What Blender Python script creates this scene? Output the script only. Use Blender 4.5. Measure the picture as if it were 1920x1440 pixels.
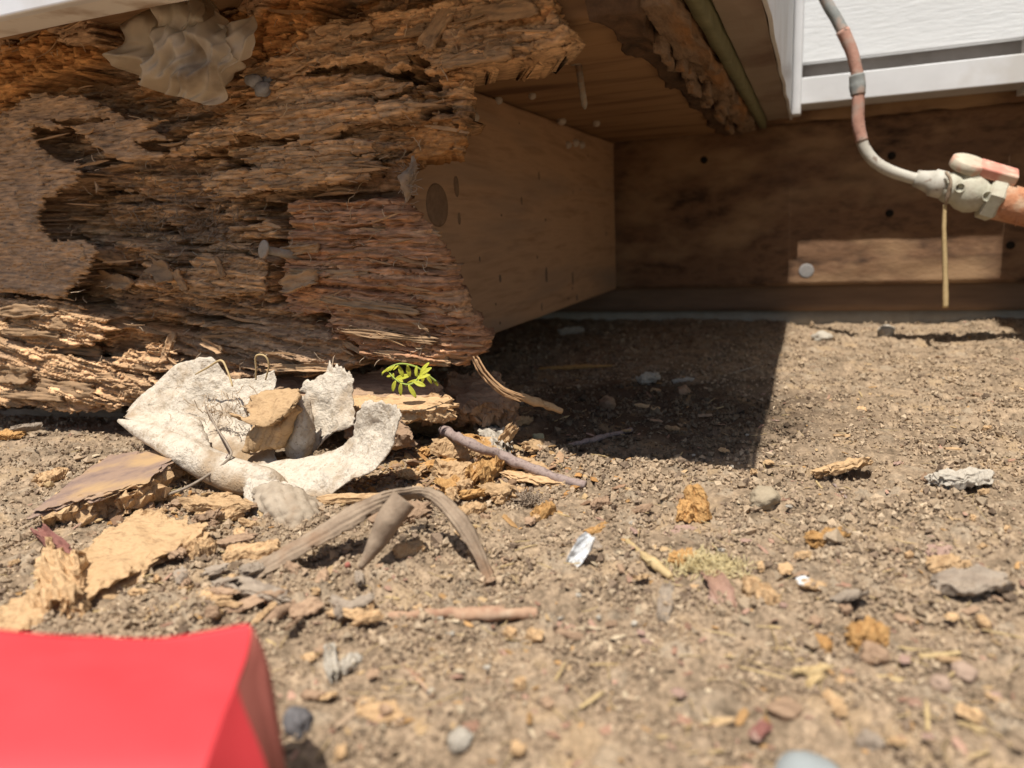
import bpy, math, random
import numpy as np
from mathutils import Vector, Matrix

sc = bpy.context.scene
for o in list(bpy.data.objects): bpy.data.objects.remove(o)
COL = sc.collection
rnd = random.Random(7)
rng = np.random.default_rng(11)

# ------------------------------------------------------------------ camera
FPX, IW, IH = 1400.0, 1920.0, 1440.0          # focal length in photo pixels
CAM_H = 0.13
CAM = np.array([0.0, 0.0, CAM_H])
_rot = (Matrix.Rotation(math.radians(22.0), 3, 'Z') @ Matrix.Rotation(math.radians(90 - 11.6), 3, 'X')
        @ Matrix.Rotation(math.radians(-2.7), 3, 'Z'))
cd = bpy.data.cameras.new('camera'); cam = bpy.data.objects.new('camera', cd); COL.objects.link(cam)
cam.matrix_world = Matrix.Translation(CAM.tolist()) @ _rot.to_4x4()
cd.sensor_width = 36.0; cd.lens = 36.0 * FPX / IW
cd.clip_start = 0.01; cd.clip_end = 500.0
cd.dof.use_dof = True; cd.dof.focus_distance = 0.42; cd.dof.aperture_fstop = 8.5
sc.camera = cam
MROT = np.array(_rot)

# ------------------------------------------------------------------ world, sun, exposure
SUN_EL, SUN_AZ = 67.4, 0.0                     # sun stands behind the camera (towards -Y), high
w = bpy.data.worlds.new('World'); sc.world = w; w.use_nodes = True
nt = w.node_tree; bg = nt.nodes['Background']
sky = nt.nodes.new('ShaderNodeTexSky'); sky.sky_type = 'NISHITA'; sky.sun_disc = False
sky.sun_elevation = math.radians(SUN_EL); sky.sun_rotation = math.radians(180 + SUN_AZ)
sky.air_density = 1.0; sky.dust_density = 1.2
nt.links.new(sky.outputs[0], bg.inputs[0]); bg.inputs[1].default_value = 0.078
sl = bpy.data.lights.new('sun', 'SUN'); sun = bpy.data.objects.new('sun', sl); COL.objects.link(sun)
sl.energy = 4.6; sl.angle = math.radians(0.55); sl.color = (1.0, 0.96, 0.90)
sun.rotation_euler = (math.radians(90 - SUN_EL), 0, math.radians(SUN_AZ))
sun.location = (0, -3, 6)
sc.view_settings.view_transform = 'Standard'; sc.view_settings.look = 'None'
sc.view_settings.exposure = 0.5; sc.view_settings.gamma = 1.0
sc.view_settings.use_curve_mapping = False
sc.render.engine = 'CYCLES'
sc.cycles.max_bounces = 6; sc.cycles.diffuse_bounces = 4; sc.cycles.use_denoising = True
sc.cycles.sample_clamp_indirect = 6.0

# ------------------------------------------------------------------ maths
def ray(x, y): return MROT @ np.array([(x - IW / 2) / FPX, -(y - IH / 2) / FPX, -1.0])
def on(x, y, ax, v):
    d = ray(x, y); t = (v - CAM[ax]) / d[ax]; return CAM + t * d
def onY(x, y, Y): return on(x, y, 1, Y)
def onZ(x, y, Z): return on(x, y, 2, Z)
def proj(P):
    q = (np.asarray(P) - CAM) @ MROT
    return IW / 2 + FPX * q[..., 0] / -q[..., 2], IH / 2 - FPX * q[..., 1] / -q[..., 2]
def depth(p): return float(-((np.asarray(p) - CAM) @ MROT)[2])

def hsh(ix, iy, iz, seed):
    h = (ix.astype(np.int64) * 374761393 + iy.astype(np.int64) * 668265263 + iz * 2147483647 + seed * 974634777) & 0xffffffff
    h = ((h ^ (h >> 13)) * 1274126177) & 0xffffffff
    h = ((h ^ (h >> 16)) * 2246822519) & 0xffffffff
    return (h ^ (h >> 15)) & 0xffffffff
def noise2(x, y, seed=0):
    x = np.asarray(x, float); y = np.asarray(y, float)
    ix = np.floor(x); iy = np.floor(y); fx = x - ix; fy = y - iy
    ux = fx * fx * fx * (fx * (fx * 6 - 15) + 10); uy = fy * fy * fy * (fy * (fy * 6 - 15) + 10)
    def g(a, b):
        an = hsh(ix + a, iy + b, 0, seed) * (2 * math.pi / 4294967296.0)
        return np.cos(an) * (fx - a) + np.sin(an) * (fy - b)
    n0 = g(0, 0) * (1 - ux) + g(1, 0) * ux; n1 = g(0, 1) * (1 - ux) + g(1, 1) * ux
    return (n0 * (1 - uy) + n1 * uy) * 1.5
def fbm2(x, y, oct=4, seed=0, gain=.5):
    s = 0; a = 1
    for k in range(oct):
        s = s + a * noise2(x * 2 ** k + k * 17.3, y * 2 ** k - k * 9.1, seed + k); a *= gain
    return s
def val3(p, seed=0):
    i = np.floor(p).astype(np.int64); f = p - i; u = f * f * (3 - 2 * f)
    def v(a, b, c): return hsh(i[..., 0] + a, i[..., 1] + b, (i[..., 2] + c) * 7919, seed) / 2147483648.0 - 1
    ux, uy, uz = u[..., 0], u[..., 1], u[..., 2]
    r = 0
    for a in (0, 1):
        for b in (0, 1):
            for c in (0, 1):
                r = r + v(a, b, c) * (ux if a else 1 - ux) * (uy if b else 1 - uy) * (uz if c else 1 - uz)
    return r
def fbm3(p, oct=3, seed=0):
    s = 0; a = 1
    for k in range(oct): s = s + a * val3(p * 2 ** k + k * 5.7, seed + k); a *= .5
    return s
def worley(x, y, seed=0):
    ix = np.floor(x); iy = np.floor(y); d = np.full(x.shape, 9.0); cid = np.zeros(x.shape)
    for a in (-1, 0, 1):
        for b in (-1, 0, 1):
            h = hsh(ix + a, iy + b, 0, seed); h2 = hsh(ix + a, iy + b, 1, seed + 5)
            cx = ix + a + h / 4294967296.0; cy = iy + b + h2 / 4294967296.0
            dd = np.hypot(x - cx, y - cy); m = dd < d
            d = np.where(m, dd, d); cid = np.where(m, (h % 1000) / 1000.0, cid)
    return d, cid
def worley2(x, y, seed=0):
    ix = np.floor(x); iy = np.floor(y); d = np.full(x.shape, 9.0); e = np.full(x.shape, 9.0); cid = np.zeros(x.shape)
    for a in (-1, 0, 1):
        for b in (-1, 0, 1):
            h = hsh(ix + a, iy + b, 0, seed); h2 = hsh(ix + a, iy + b, 1, seed + 5)
            dd = np.hypot(x - (ix + a + h / 4294967296.0), y - (iy + b + h2 / 4294967296.0)); m = dd < d
            e = np.where(m, d, np.minimum(e, dd)); d = np.where(m, dd, d); cid = np.where(m, (h % 1000) / 1000.0, cid)
    return d, e, cid
def sstep(a, b, x):
    t = np.clip((x - a) / (b - a), 0, 1); return t * t * (3 - 2 * t)
def sdpoly(px, py, poly):                      # >0 inside
    P = np.array(poly, float); d = np.full(px.shape, 1e18); ins = np.zeros(px.shape, bool)
    n = len(P)
    for i in range(n):
        a = P[i]; b = P[(i + 1) % n]; e = b - a
        wx = px - a[0]; wy = py - a[1]
        t = np.clip((wx * e[0] + wy * e[1]) / (e @ e + 1e-12), 0, 1)
        d = np.minimum(d, (wx - t * e[0]) ** 2 + (wy - t * e[1]) ** 2)
        c = (a[1] > py) != (b[1] > py)
        if e[1] != 0: ins ^= c & (px < a[0] + (py - a[1]) * e[0] / e[1])
    return np.where(ins, 1, -1) * np.sqrt(d)

# ------------------------------------------------------------------ materials
MATS = {}
def mat(name, cols, scale=200., stretch=(1, 1, 1), bump=.5, bscale=None, bdist=.0006, rough=.9, spec=.2, attr=None,
        detail=6., blotch=None, blotch_scale=30., trans=0., rnd_amt=0., spots=None, metal=0., attr_var=(.7, 1.25)):
    if name in MATS: return MATS[name]
    m = bpy.data.materials.new(name); m.use_nodes = True; MATS[name] = m
    n = m.node_tree.nodes; L = m.node_tree.links.new
    b = n['Principled BSDF']; b.inputs['Roughness'].default_value = rough
    b.inputs['Specular IOR Level'].default_value = spec; b.inputs['Metallic'].default_value = metal
    tc = n.new('ShaderNodeTexCoord'); mp = n.new('ShaderNodeMapping'); mp.inputs['Scale'].default_value = stretch
    L(tc.outputs['Object'], mp.inputs['Vector'])
    nz = n.new('ShaderNodeTexNoise'); nz.inputs['Scale'].default_value = scale; nz.inputs['Detail'].default_value = detail
    nz.inputs['Roughness'].default_value = .62
    L(mp.outputs[0], nz.inputs['Vector'])
    if attr:
        at = n.new('ShaderNodeAttribute'); at.attribute_name = attr
        mr = n.new('ShaderNodeMapRange'); mr.inputs[1].default_value = .3; mr.inputs[2].default_value = .7
        mr.inputs[3].default_value = attr_var[0]; mr.inputs[4].default_value = attr_var[1]
        L(nz.outputs[0], mr.inputs[0])
        mx = n.new('ShaderNodeVectorMath'); mx.operation = 'SCALE'
        L(at.outputs['Color'], mx.inputs[0]); L(mr.outputs[0], mx.inputs['Scale']); out = mx.outputs[0]
    else:
        cr = n.new('ShaderNodeValToRGB'); e = cr.color_ramp.elements
        k = len(cols)
        while len(e) < k: e.new(.5)
        for i, c in enumerate(cols):
            e[i].position = .28 + .44 * i / max(1, k - 1); e[i].color = (*c, 1)
        L(nz.outputs[0], cr.inputs[0]); out = cr.outputs[0]
    def mixc(fac, a, colr):
        mm = n.new('ShaderNodeMix'); mm.data_type = 'RGBA'
        L(fac, mm.inputs[0]); L(a, mm.inputs[6]); mm.inputs[7].default_value = (*colr, 1); return mm.outputs[2]
    if blotch:
        n2 = n.new('ShaderNodeTexNoise'); n2.inputs['Scale'].default_value = blotch_scale; n2.inputs['Detail'].default_value = 5
        L(mp.outputs[0], n2.inputs['Vector'])
        r2 = n.new('ShaderNodeMapRange'); r2.inputs[1].default_value = .5; r2.inputs[2].default_value = .66
        L(n2.outputs[0], r2.inputs[0]); out = mixc(r2.outputs[0], out, blotch)
    if spots:
        n3 = n.new('ShaderNodeTexNoise'); n3.inputs['Scale'].default_value = spots[1]; n3.inputs['Detail'].default_value = 2
        L(tc.outputs['Object'], n3.inputs['Vector'])
        r3 = n.new('ShaderNodeMapRange'); r3.inputs[1].default_value = .64; r3.inputs[2].default_value = .70
        L(n3.outputs[0], r3.inputs[0]); out = mixc(r3.outputs[0], out, spots[0])
    if rnd_amt:
        oi = n.new('ShaderNodeObjectInfo'); r4 = n.new('ShaderNodeMapRange')
        r4.inputs[3].default_value = 1 - rnd_amt; r4.inputs[4].default_value = 1 + rnd_amt
        L(oi.outputs['Random'], r4.inputs[0])
        vm = n.new('ShaderNodeVectorMath'); vm.operation = 'SCALE'; L(out, vm.inputs[0]); L(r4.outputs[0], vm.inputs['Scale']); out = vm.outputs[0]
    L(out, b.inputs['Base Color'])
    if bump:
        n5 = n.new('ShaderNodeTexNoise'); n5.inputs['Scale'].default_value = bscale or scale * 2.5; n5.inputs['Detail'].default_value = 4
        n5.inputs['Roughness'].default_value = .65
        L(mp.outputs[0], n5.inputs['Vector'])
        bp = n.new('ShaderNodeBump'); bp.inputs['Strength'].default_value = bump; bp.inputs['Distance'].default_value = bdist
        L(n5.outputs[0], bp.inputs['Height']); L(bp.outputs[0], b.inputs['Normal'])
    if trans:
        tr = n.new('ShaderNodeBsdfTranslucent'); ms = n.new('ShaderNodeMixShader'); ms.inputs[0].default_value = trans
        L(out, tr.inputs[0]); L(b.outputs[0], ms.inputs[1]); L(tr.outputs[0], ms.inputs[2])
        L(ms.outputs[0], n['Material Output'].inputs[0])
    return m

# ------------------------------------------------------------------ objects
def tag(o, label=None, cat=None, group=None, kind=None):
    if label: o['label'] = label
    if cat: o['category'] = cat
    if group: o['group'] = group
    if kind: o['kind'] = kind
    return o
def empty(name, loc, label, cat, group=None):
    o = bpy.data.objects.new(name, None); COL.objects.link(o); o.location = tuple(loc); o.empty_display_size = .01
    return tag(o, label, cat, group)
def obj(name, V, F, m, parent=None, smooth=True, colors=None, origin=None):
    V = np.asarray(V, float)
    if origin is None: origin = np.array([*(V[:, :2].min(0) + V[:, :2].max(0)) / 2, V[:, 2].min()])
    me = bpy.data.meshes.new(name)
    if isinstance(F, np.ndarray):
        nv = F.shape[1]
        me.vertices.add(len(V)); me.vertices.foreach_set('co', (V - origin).ravel())
        me.loops.add(F.size); me.loops.foreach_set('vertex_index', F.ravel().astype(np.int32))
        me.polygons.add(len(F)); me.polygons.foreach_set('loop_start', np.arange(0, F.size, nv, dtype=np.int32))
        me.update(calc_edges=True)
    else:
        me.from_pydata((V - origin).tolist(), [], F); me.update()
    me.polygons.foreach_set('use_smooth', np.full(len(me.polygons), smooth, bool))
    if colors is not None:
        a = me.color_attributes.new('Col', 'FLOAT_COLOR', 'POINT')
        c4 = np.ones((len(V), 4)); c4[:, :3] = colors; a.data.foreach_set('color', c4.ravel())
    me.materials.append(m)
    o = bpy.data.objects.new(name, me); COL.objects.link(o)
    if parent is not None:
        o.parent = parent; pl = np.array(parent.location)
        pp = parent.parent
        while pp is not None: pl = pl + np.array(pp.location); pp = pp.parent
        o.location = tuple(origin - pl)
    else: o.location = tuple(origin)
    return o

_bx = {}
def boxgrid(nx, ny, nz):
    """surface grid of a box in [-1,1]^3, welded"""
    k = (nx, ny, nz)
    if k in _bx: return _bx[k]
    idx = {}; V = []; F = []
    def vid(a, b, c):
        q = (a, b, c)
        if q not in idx: idx[q] = len(V); V.append((2 * a / nx - 1, 2 * b / ny - 1, 2 * c / nz - 1))
        return idx[q]
    for a in range(nx):
        for b in range(ny):
            F.append((vid(a, b, 0), vid(a, b + 1, 0), vid(a + 1, b + 1, 0), vid(a + 1, b, 0)))
            F.append((vid(a, b, nz), vid(a + 1, b, nz), vid(a + 1, b + 1, nz), vid(a, b + 1, nz)))
    for a in range(nx):
        for c in range(nz):
            F.append((vid(a, 0, c), vid(a + 1, 0, c), vid(a + 1, 0, c + 1), vid(a, 0, c + 1)))
            F.append((vid(a, ny, c), vid(a, ny, c + 1), vid(a + 1, ny, c + 1), vid(a + 1, ny, c)))
    for b in range(ny):
        for c in range(nz):
            F.append((vid(0, b, c), vid(0, b, c + 1), vid(0, b + 1, c + 1), vid(0, b + 1, c)))
            F.append((vid(nx, b, c), vid(nx, b + 1, c), vid(nx, b + 1, c + 1), vid(nx, b, c + 1)))
    _bx[k] = (np.array(V), np.array(F)); return _bx[k]
def boxv(x0, x1, y0, y1, z0, z1, nx=1, ny=1, nz=1):
    V, F = boxgrid(nx, ny, nz)
    lo = np.array([x0, y0, z0]); hi = np.array([x1, y1, z1])
    return lo + (V + 1) / 2 * (hi - lo), F
def bevel(o, wd, seg=2):
    md = o.modifiers.new('bevel', 'BEVEL'); md.width = wd; md.segments = seg; md.limit_method = 'ANGLE'; return o

def catmull(P, n):
    P = np.asarray(P, float); m = len(P)
    Q = np.vstack([2 * P[0] - P[1], P, 2 * P[-1] - P[-2]])
    t = np.linspace(0, m - 1 - 1e-9, n); i = np.floor(t).astype(int); f = (t - i)[:, None]
    a, b, c, d = Q[i], Q[i + 1], Q[i + 2], Q[i + 3]
    return .5 * (2 * b + (c - a) * f + (2 * a - 5 * b + 4 * c - d) * f ** 2 + (3 * b - a - 3 * c + d) * f ** 3)
def tubev(P, R, n=40, seg=10, rough=0., seed=1, lump=60.):
    """tube through control points P with radii R"""
    C = catmull(P, n); Rr = np.interp(np.linspace(0, 1, n), np.linspace(0, 1, len(R)), R)
    T = np.gradient(C, axis=0); T /= np.linalg.norm(T, axis=1)[:, None] + 1e-12
    up = np.array([0, 0, 1.0]) if abs(T[0][2]) < .8 else np.array([1.0, 0, 0])
    V = []; nrm = up - T[0] * (up @ T[0]); nrm /= np.linalg.norm(nrm)
    for i in range(n):
        nrm = nrm - T[i] * (nrm @ T[i]); nrm /= np.linalg.norm(nrm); bi = np.cross(T[i], nrm)
        a = np.arange(seg) * 2 * math.pi / seg
        V.append(C[i] + Rr[i] * (np.cos(a)[:, None] * nrm + np.sin(a)[:, None] * bi))
    V = np.array(V)
    if rough:
        d = fbm3(V / (Rr.mean() * 2.2), 3, seed); V = V + (V - C[:, None]) * (d * rough)[..., None]
    V = V.reshape(-1, 3); F = []
    for i in range(n - 1):
        for j in range(seg):
            F.append((i * seg + j, i * seg + (j + 1) % seg, (i + 1) * seg + (j + 1) % seg, (i + 1) * seg + j))
    V = np.vstack([V, C[0], C[-1]]); a = n * seg
    for j in range(seg):
        F.append((a, (j + 1) % seg, j)); F.append((a + 1, (n - 1) * seg + j, (n - 1) * seg + (j + 1) % seg))
    return V, F
def lathev(prof, origin, axis, seg=32, up=(0, 0, 1)):
    """prof: (distance along axis, radius)"""
    ax = np.array(axis, float); ax /= np.linalg.norm(ax); u = np.array(up, float); u -= ax * (u @ ax)
    if np.linalg.norm(u) < 1e-3: u = np.array([1.0, 0, 0]) - ax * ax[0]
    u /= np.linalg.norm(u); v = np.cross(ax, u); V = []; F = []
    a = np.arange(seg) * 2 * math.pi / seg
    for s, r in prof: V.append(np.array(origin) + ax * s + r * (np.cos(a)[:, None] * u + np.sin(a)[:, None] * v))
    n = len(prof); V = np.array(V).reshape(-1, 3)
    for i in range(n - 1):
        for j in range(seg): F.append((i * seg + j, (i + 1) * seg + j, (i + 1) * seg + (j + 1) % seg, i * seg + (j + 1) % seg))
    F.append(tuple(range(seg))); F.append(tuple((n - 1) * seg + j for j in reversed(range(seg))))
    return V, F
def gridsurf(C, nu, nv):
    """C: rows x cols x 3 control net -> nu x nv catmull surface"""
    C = np.asarray(C, float)
    A = np.stack([catmull(r, nv) for r in C])              # rows x nv x 3
    return np.stack([catmull(A[:, j], nu) for j in range(nv)], 1)
def thicken(S, th, closed=True):
    """S: nu x nv x 3 -> closed thin solid"""
    nu, nv = S.shape[:2]
    du = np.gradient(S, axis=0); dv = np.gradient(S, axis=1); N = np.cross(du, dv); N /= np.linalg.norm(N, axis=2)[..., None] + 1e-12
    t = th if np.ndim(th) else np.full((nu, nv), th)
    A = S + N * t[..., None] / 2; B = S - N * t[..., None] / 2
    V = np.vstack([A.reshape(-1, 3), B.reshape(-1, 3)]); o = nu * nv; F = []
    for i in range(nu - 1):
        for j in range(nv - 1):
            a = i * nv + j; F.append((a, a + nv, a + nv + 1, a + 1)); F.append((o + a, o + a + 1, o + a + nv + 1, o + a + nv))
    def rim(ids):
        for a, b in zip(ids[:-1], ids[1:]): F.append((a, b, o + b, o + a))
    rim([j for j in range(nv)]); rim([i * nv + nv - 1 for i in range(nu)])
    rim([(nu - 1) * nv + j for j in reversed(range(nv))]); rim([i * nv for i in reversed(range(nu))])
    return V, F

# ------------------------------------------------------------------ ground shape
def ground_low(X, Y):
    z = .004 * noise2(X / .16 + 3.1, Y / .16, 3) + .0016 * noise2(X / .05, Y / .05, 4)
    z = z + .012 * np.exp(-(((X + .19) / .06) ** 2 + ((Y - .375) / .03) ** 2))      # crumbs heaped at the beam's broken end
    z = z + .008 * sstep(.10, .24, X) * sstep(.6, .95, Y)
    z = z + .006 * np.exp(-(((X + .46) / .10) ** 2 + ((Y - .33) / .04) ** 2))
    z = z - .004 * np.exp(-(((X - .01) / .03) ** 2 + ((Y - .42) / .03) ** 2))
    return z
def soil(X, Y):
    z = ground_low(X, Y)
    wx = X + .003 * noise2(X / .012, Y / .012, 61); wy = Y + .003 * noise2(X / .012, Y / .012, 62)
    d1, c1 = worley(wx / .0080, wy / .0080, 21); d2, c2 = worley(wx / .0025, wy / .0025, 22)
    patch = sstep(-.1, .6, fbm2(X / .06, Y / .06, 3, 31))
    dome = lambda d, r: np.sqrt(np.maximum(0, 1 - (d / r) ** 2))
    z = z + (.0003 + .0022 * patch) * dome(d1, .60) * (c1 > .40) * (.3 + .8 * c1)
    z = z + (.0007 + .0008 * patch) * dome(d2, .62) * (.25 + c2)
    z = z + .0022 * fbm2(X / .022, Y / .022, 4, 41) + .006 * sstep(.90, .97, Y) * sstep(.0, -.06, X)
    pit = sstep(.32, .55, noise2(X / .022, Y / .022, 45)); z = z - .0018 * pit
    return z, c1, patch
def G(x, y, up=0.):
    p = onZ(x, y, 0.)
    for _ in range(4): p = onZ(x, y, float(ground_low(np.array([p[0]]), np.array([p[1]]))[0]) + up)
    return p
# ================================================================== SETTING
# ---- ground: one sheet, fine near the house, coarse out to the horizon
NA, NR = 720, 470
ang = np.radians(np.linspace(-24, 64, NA)) ; rad = np.geomspace(.115, 1.25, NR)   # measured left of +Y
A_, R_ = np.meshgrid(ang, rad)
GX, GY = -np.sin(A_) * R_, np.cos(A_) * R_
GZ, C1, PT = soil(GX, GY)
GZ = GZ * sstep(0, .02, 1 - (R_ - .115) / (1.25 - .115)) - .02 * (1 - sstep(0, .02, 1 - (R_ - .115) / (1.25 - .115)))
gp, gq = proj(np.stack([GX, GY, GZ], -1))
moist_shade = sstep(.15, .9, np.exp(-(((GX + .10) / .13) ** 2 + ((GY - .52) / .13) ** 2)) + .25 * fbm2(GX / .04, GY / .04, 3, 71))  # moist soil, with extra darkening painted in to deepen the shade here
base = np.array([.275, .200, .130]); dk = np.array([.085, .058, .039]); lt = np.array([.37, .30, .215]); org = np.array([.34, .235, .13])
n1 = fbm2(GX / .03, GY / .03, 4, 81)[..., None]; n2 = fbm2(GX / .006, GY / .006, 3, 82)[..., None]
n3 = noise2(GX / .0022, GY / .0022, 83)[..., None]; gc = base * np.clip(1 + .30 * n1 + .38 * n2 + .42 * n3, .35, 1.9)
gc = gc + (lt - gc) * (np.clip((C1 - .8) * 4, 0, 1) * .6)[..., None]
gc = gc + (dk - gc) * (moist_shade * .95)[..., None]
gc = gc + (org - gc) * (sstep(.35, .8, n1[..., 0] + .5 * np.exp(-(((GX + .2) / .1) ** 2 + ((GY - .33) / .05) ** 2))) * .5)[..., None]
V = np.stack([GX, GY, GZ], -1).reshape(-1, 3)
ii, jj = np.meshgrid(np.arange(NR - 1), np.arange(NA - 1), indexing='ij'); a = (ii * NA + jj).ravel()
F = np.stack([a, a + NA, a + NA + 1, a + 1], 1)
big = np.array([[-60, -60, -.03], [60, -60, -.03], [60, 60, -.03], [-60, 60, -.03]])
bx_, by_ = np.meshgrid(np.linspace(-2.5, 2.5, 90), np.linspace(-2.5, 2.5, 90))
inner = (np.abs(bx_ + .1) < .9) & (by_ > .0) & (by_ < 1.4)
near_cam = (np.hypot(bx_, by_) < 1.4)
bz_ = .006 * fbm2(bx_ / .2, by_ / .2, 3, 9) - .012 - .02 * (inner | near_cam)
o0 = len(V); V = np.vstack([V, np.stack([bx_, by_, bz_], -1).reshape(-1, 3)])
ii, jj = np.meshgrid(np.arange(89), np.arange(89), indexing='ij'); a = (ii * 90 + jj).ravel() + o0
F = np.vstack([F, np.stack([a, a + 1, a + 91, a + 90], 1)])
o1 = len(V); V = np.vstack([V, big]); F = np.vstack([F, [[o1, o1 + 1, o1 + 2, o1 + 3]]])
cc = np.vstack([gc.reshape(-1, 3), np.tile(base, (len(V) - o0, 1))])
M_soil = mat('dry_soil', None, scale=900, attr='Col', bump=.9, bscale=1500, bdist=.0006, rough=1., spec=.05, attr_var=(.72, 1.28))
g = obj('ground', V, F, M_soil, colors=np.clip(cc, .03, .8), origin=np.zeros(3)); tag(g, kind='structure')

# ---- loose soil crumbs
def ico():
    t = (1 + 5 ** .5) / 2
    v = np.array([(-1, t, 0), (1, t, 0), (-1, -t, 0), (1, -t, 0), (0, -1, t), (0, 1, t), (0, -1, -t), (0, 1, -t), (t, 0, -1), (t, 0, 1), (-t, 0, -1), (-t, 0, 1)], float)
    f = np.array([(0, 11, 5), (0, 5, 1), (0, 1, 7), (0, 7, 10), (0, 10, 11), (1, 5, 9), (5, 11, 4), (11, 10, 2), (10, 7, 6), (7, 1, 8), (3, 9, 4), (3, 4, 2), (3, 2, 6), (3, 6, 8), (3, 8, 9), (4, 9, 5), (2, 4, 11), (6, 2, 10), (8, 6, 7), (9, 8, 1)])
    return v / np.linalg.norm(v[0]), f
def rotmats(n):
    q = rng.normal(size=(n, 4)); q /= np.linalg.norm(q, axis=1)[:, None]; w, x, y, z = q.T
    return np.stack([np.stack([1 - 2 * (y * y + z * z), 2 * (x * y - z * w), 2 * (x * z + y * w)], -1),
                     np.stack([2 * (x * y + z * w), 1 - 2 * (x * x + z * z), 2 * (y * z - x * w)], -1),
                     np.stack([2 * (x * z - y * w), 2 * (y * z + x * w), 1 - 2 * (x * x + y * y)], -1)], 1)
OCT = (np.array([(1, 0, 0), (-1, 0, 0), (0, 1, 0), (0, -1, 0), (0, 0, 1), (0, 0, -1)], float), np.array([(0, 2, 4), (2, 1, 4), (1, 3, 4), (3, 0, 4), (2, 0, 5), (1, 2, 5), (3, 1, 5), (0, 3, 5)]))
def scatter(n, sizes, aspect, cols, jit=.25, sink=.25, flat=False, region=None, shape=None, clump=False):
    an = np.radians(rng.uniform(-22, 62, n)); ra = .12 * (1.0 / .12) ** (rng.uniform(0, 1, n) ** .8)
    x = -np.sin(an) * ra; y = np.cos(an) * ra
    if region is not None: x, y = region(n)
    if clump:                                   # crumbs gather in clods with barer soil between
        f_ = fbm2(x / .018, y / .018, 3, 91) + .6 * fbm2(x / .07, y / .07, 2, 92); ok = rng.uniform(-.9, .35, n) < f_
        x, y, sizes = x[ok], y[ok], sizes[ok] * (1 + .5 * np.clip(f_[ok], -.5, .8)) * np.clip(np.hypot(x[ok], y[ok]) / .32, .5, 1.); n = len(x)
        zz = .0016 * np.clip(f_[ok], 0, 1) * rng.uniform(0, 1, n)
    else: zz = 0
    z = soil(x, y)[0] + zz
    iv, f = shape or ico(); kv = len(iv); R = rotmats(n)
    if flat:
        th = rng.uniform(0, 6.28, n); tl = rng.normal(0, .25, (2, n)); c, s = np.cos(th), np.sin(th)
        R = np.stack([np.stack([c, -s, tl[0]], -1), np.stack([s, c, tl[1]], -1), np.stack([-tl[0], -tl[1], np.ones(n)], -1)], 1)
    sv = iv[None] * (1 + jit * rng.uniform(-1, 1, (n, kv, 1))) * (np.array(aspect) * (1 + .3 * rng.uniform(-1, 1, (n, 3))))[:, None]
    sv = np.einsum('nij,nkj->nki', R, sv * sizes[:, None, None])
    V = sv + np.stack([x, y, z + sizes * (aspect[2] - sink)], -1)[:, None]
    F = (f[None] + kv * np.arange(n)[:, None, None]).reshape(-1, 3)
    ci = rng.integers(0, len(cols), n); c = np.array(cols)[ci] * rng.uniform(.75, 1.25, (n, 1))
    return V.reshape(-1, 3), F, np.repeat(c, kv, 0), (x, y)
ns = 120000
V, F, c, (cx_, cy_) = scatter(ns, np.clip(rng.lognormal(-7.15, .42, ns), .0004, .0030), (1, .9, .8),
        [(.345, .252, .163), (.30, .217, .142), (.41, .312, .208), (.21, .15, .102), (.37, .272, .176), (.35, .26, .17)], jit=.35, sink=.35, shape=OCT, clump=True)
wet_shade = np.repeat(np.exp(-(((cx_ + .10) / .10) ** 2 + ((cy_ - .50) / .10) ** 2)) > .35, 6)
c[wet_shade] = c[wet_shade] * .5  # crumbs here take the same moist tone and painted shade
M_crumb = mat('soil_crumb', None, scale=1500, attr='Col', bump=.6, bscale=2500, bdist=.0003, rough=1., spec=.05)
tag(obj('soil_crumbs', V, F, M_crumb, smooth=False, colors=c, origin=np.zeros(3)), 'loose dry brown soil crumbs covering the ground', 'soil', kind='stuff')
ns = 2600
V, F, c, _ = scatter(ns, np.clip(rng.lognormal(-6.9, .40, ns), .0005, .0022), (1.6, .75, .22),
        [(.38, .26, .14), (.36, .21, .09), (.33, .20, .14), (.28, .20, .13), (.42, .33, .22), (.26, .15, .10)], jit=.4, sink=-.1, flat=True)
tag(obj('wood_litter', V, F, M_crumb, smooth=False, colors=c, origin=np.zeros(3)), 'fine tan and orange wood crumbs sprinkled over the soil', 'litter', kind='stuff')
def heap(n):
    k = rng.integers(0, 6, n); cxs = np.array([-.185, -.24, -.30, -.15, -.19, -.17])[k]; cys = np.array([.365, .33, .27, .345, .375, .35])[k]
    return cxs + rng.normal(0, .030, n), cys + rng.normal(0, .016, n)
ns = 1500
V, F, c, _ = scatter(ns, np.clip(rng.lognormal(-6.75, .5, ns), .0005, .0036), (1.5, .8, .45),
        [(.38, .24, .115), (.38, .20, .075), (.30, .19, .11), (.25, .15, .09), (.42, .29, .15)], jit=.4, sink=.0, flat=True, region=heap)
tag(obj('rot_crumbs', V, F, M_crumb, smooth=False, colors=c, origin=np.zeros(3)), 'orange rotten wood crumbs heaped below the broken beam', 'wood crumbs', kind='stuff')

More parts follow.
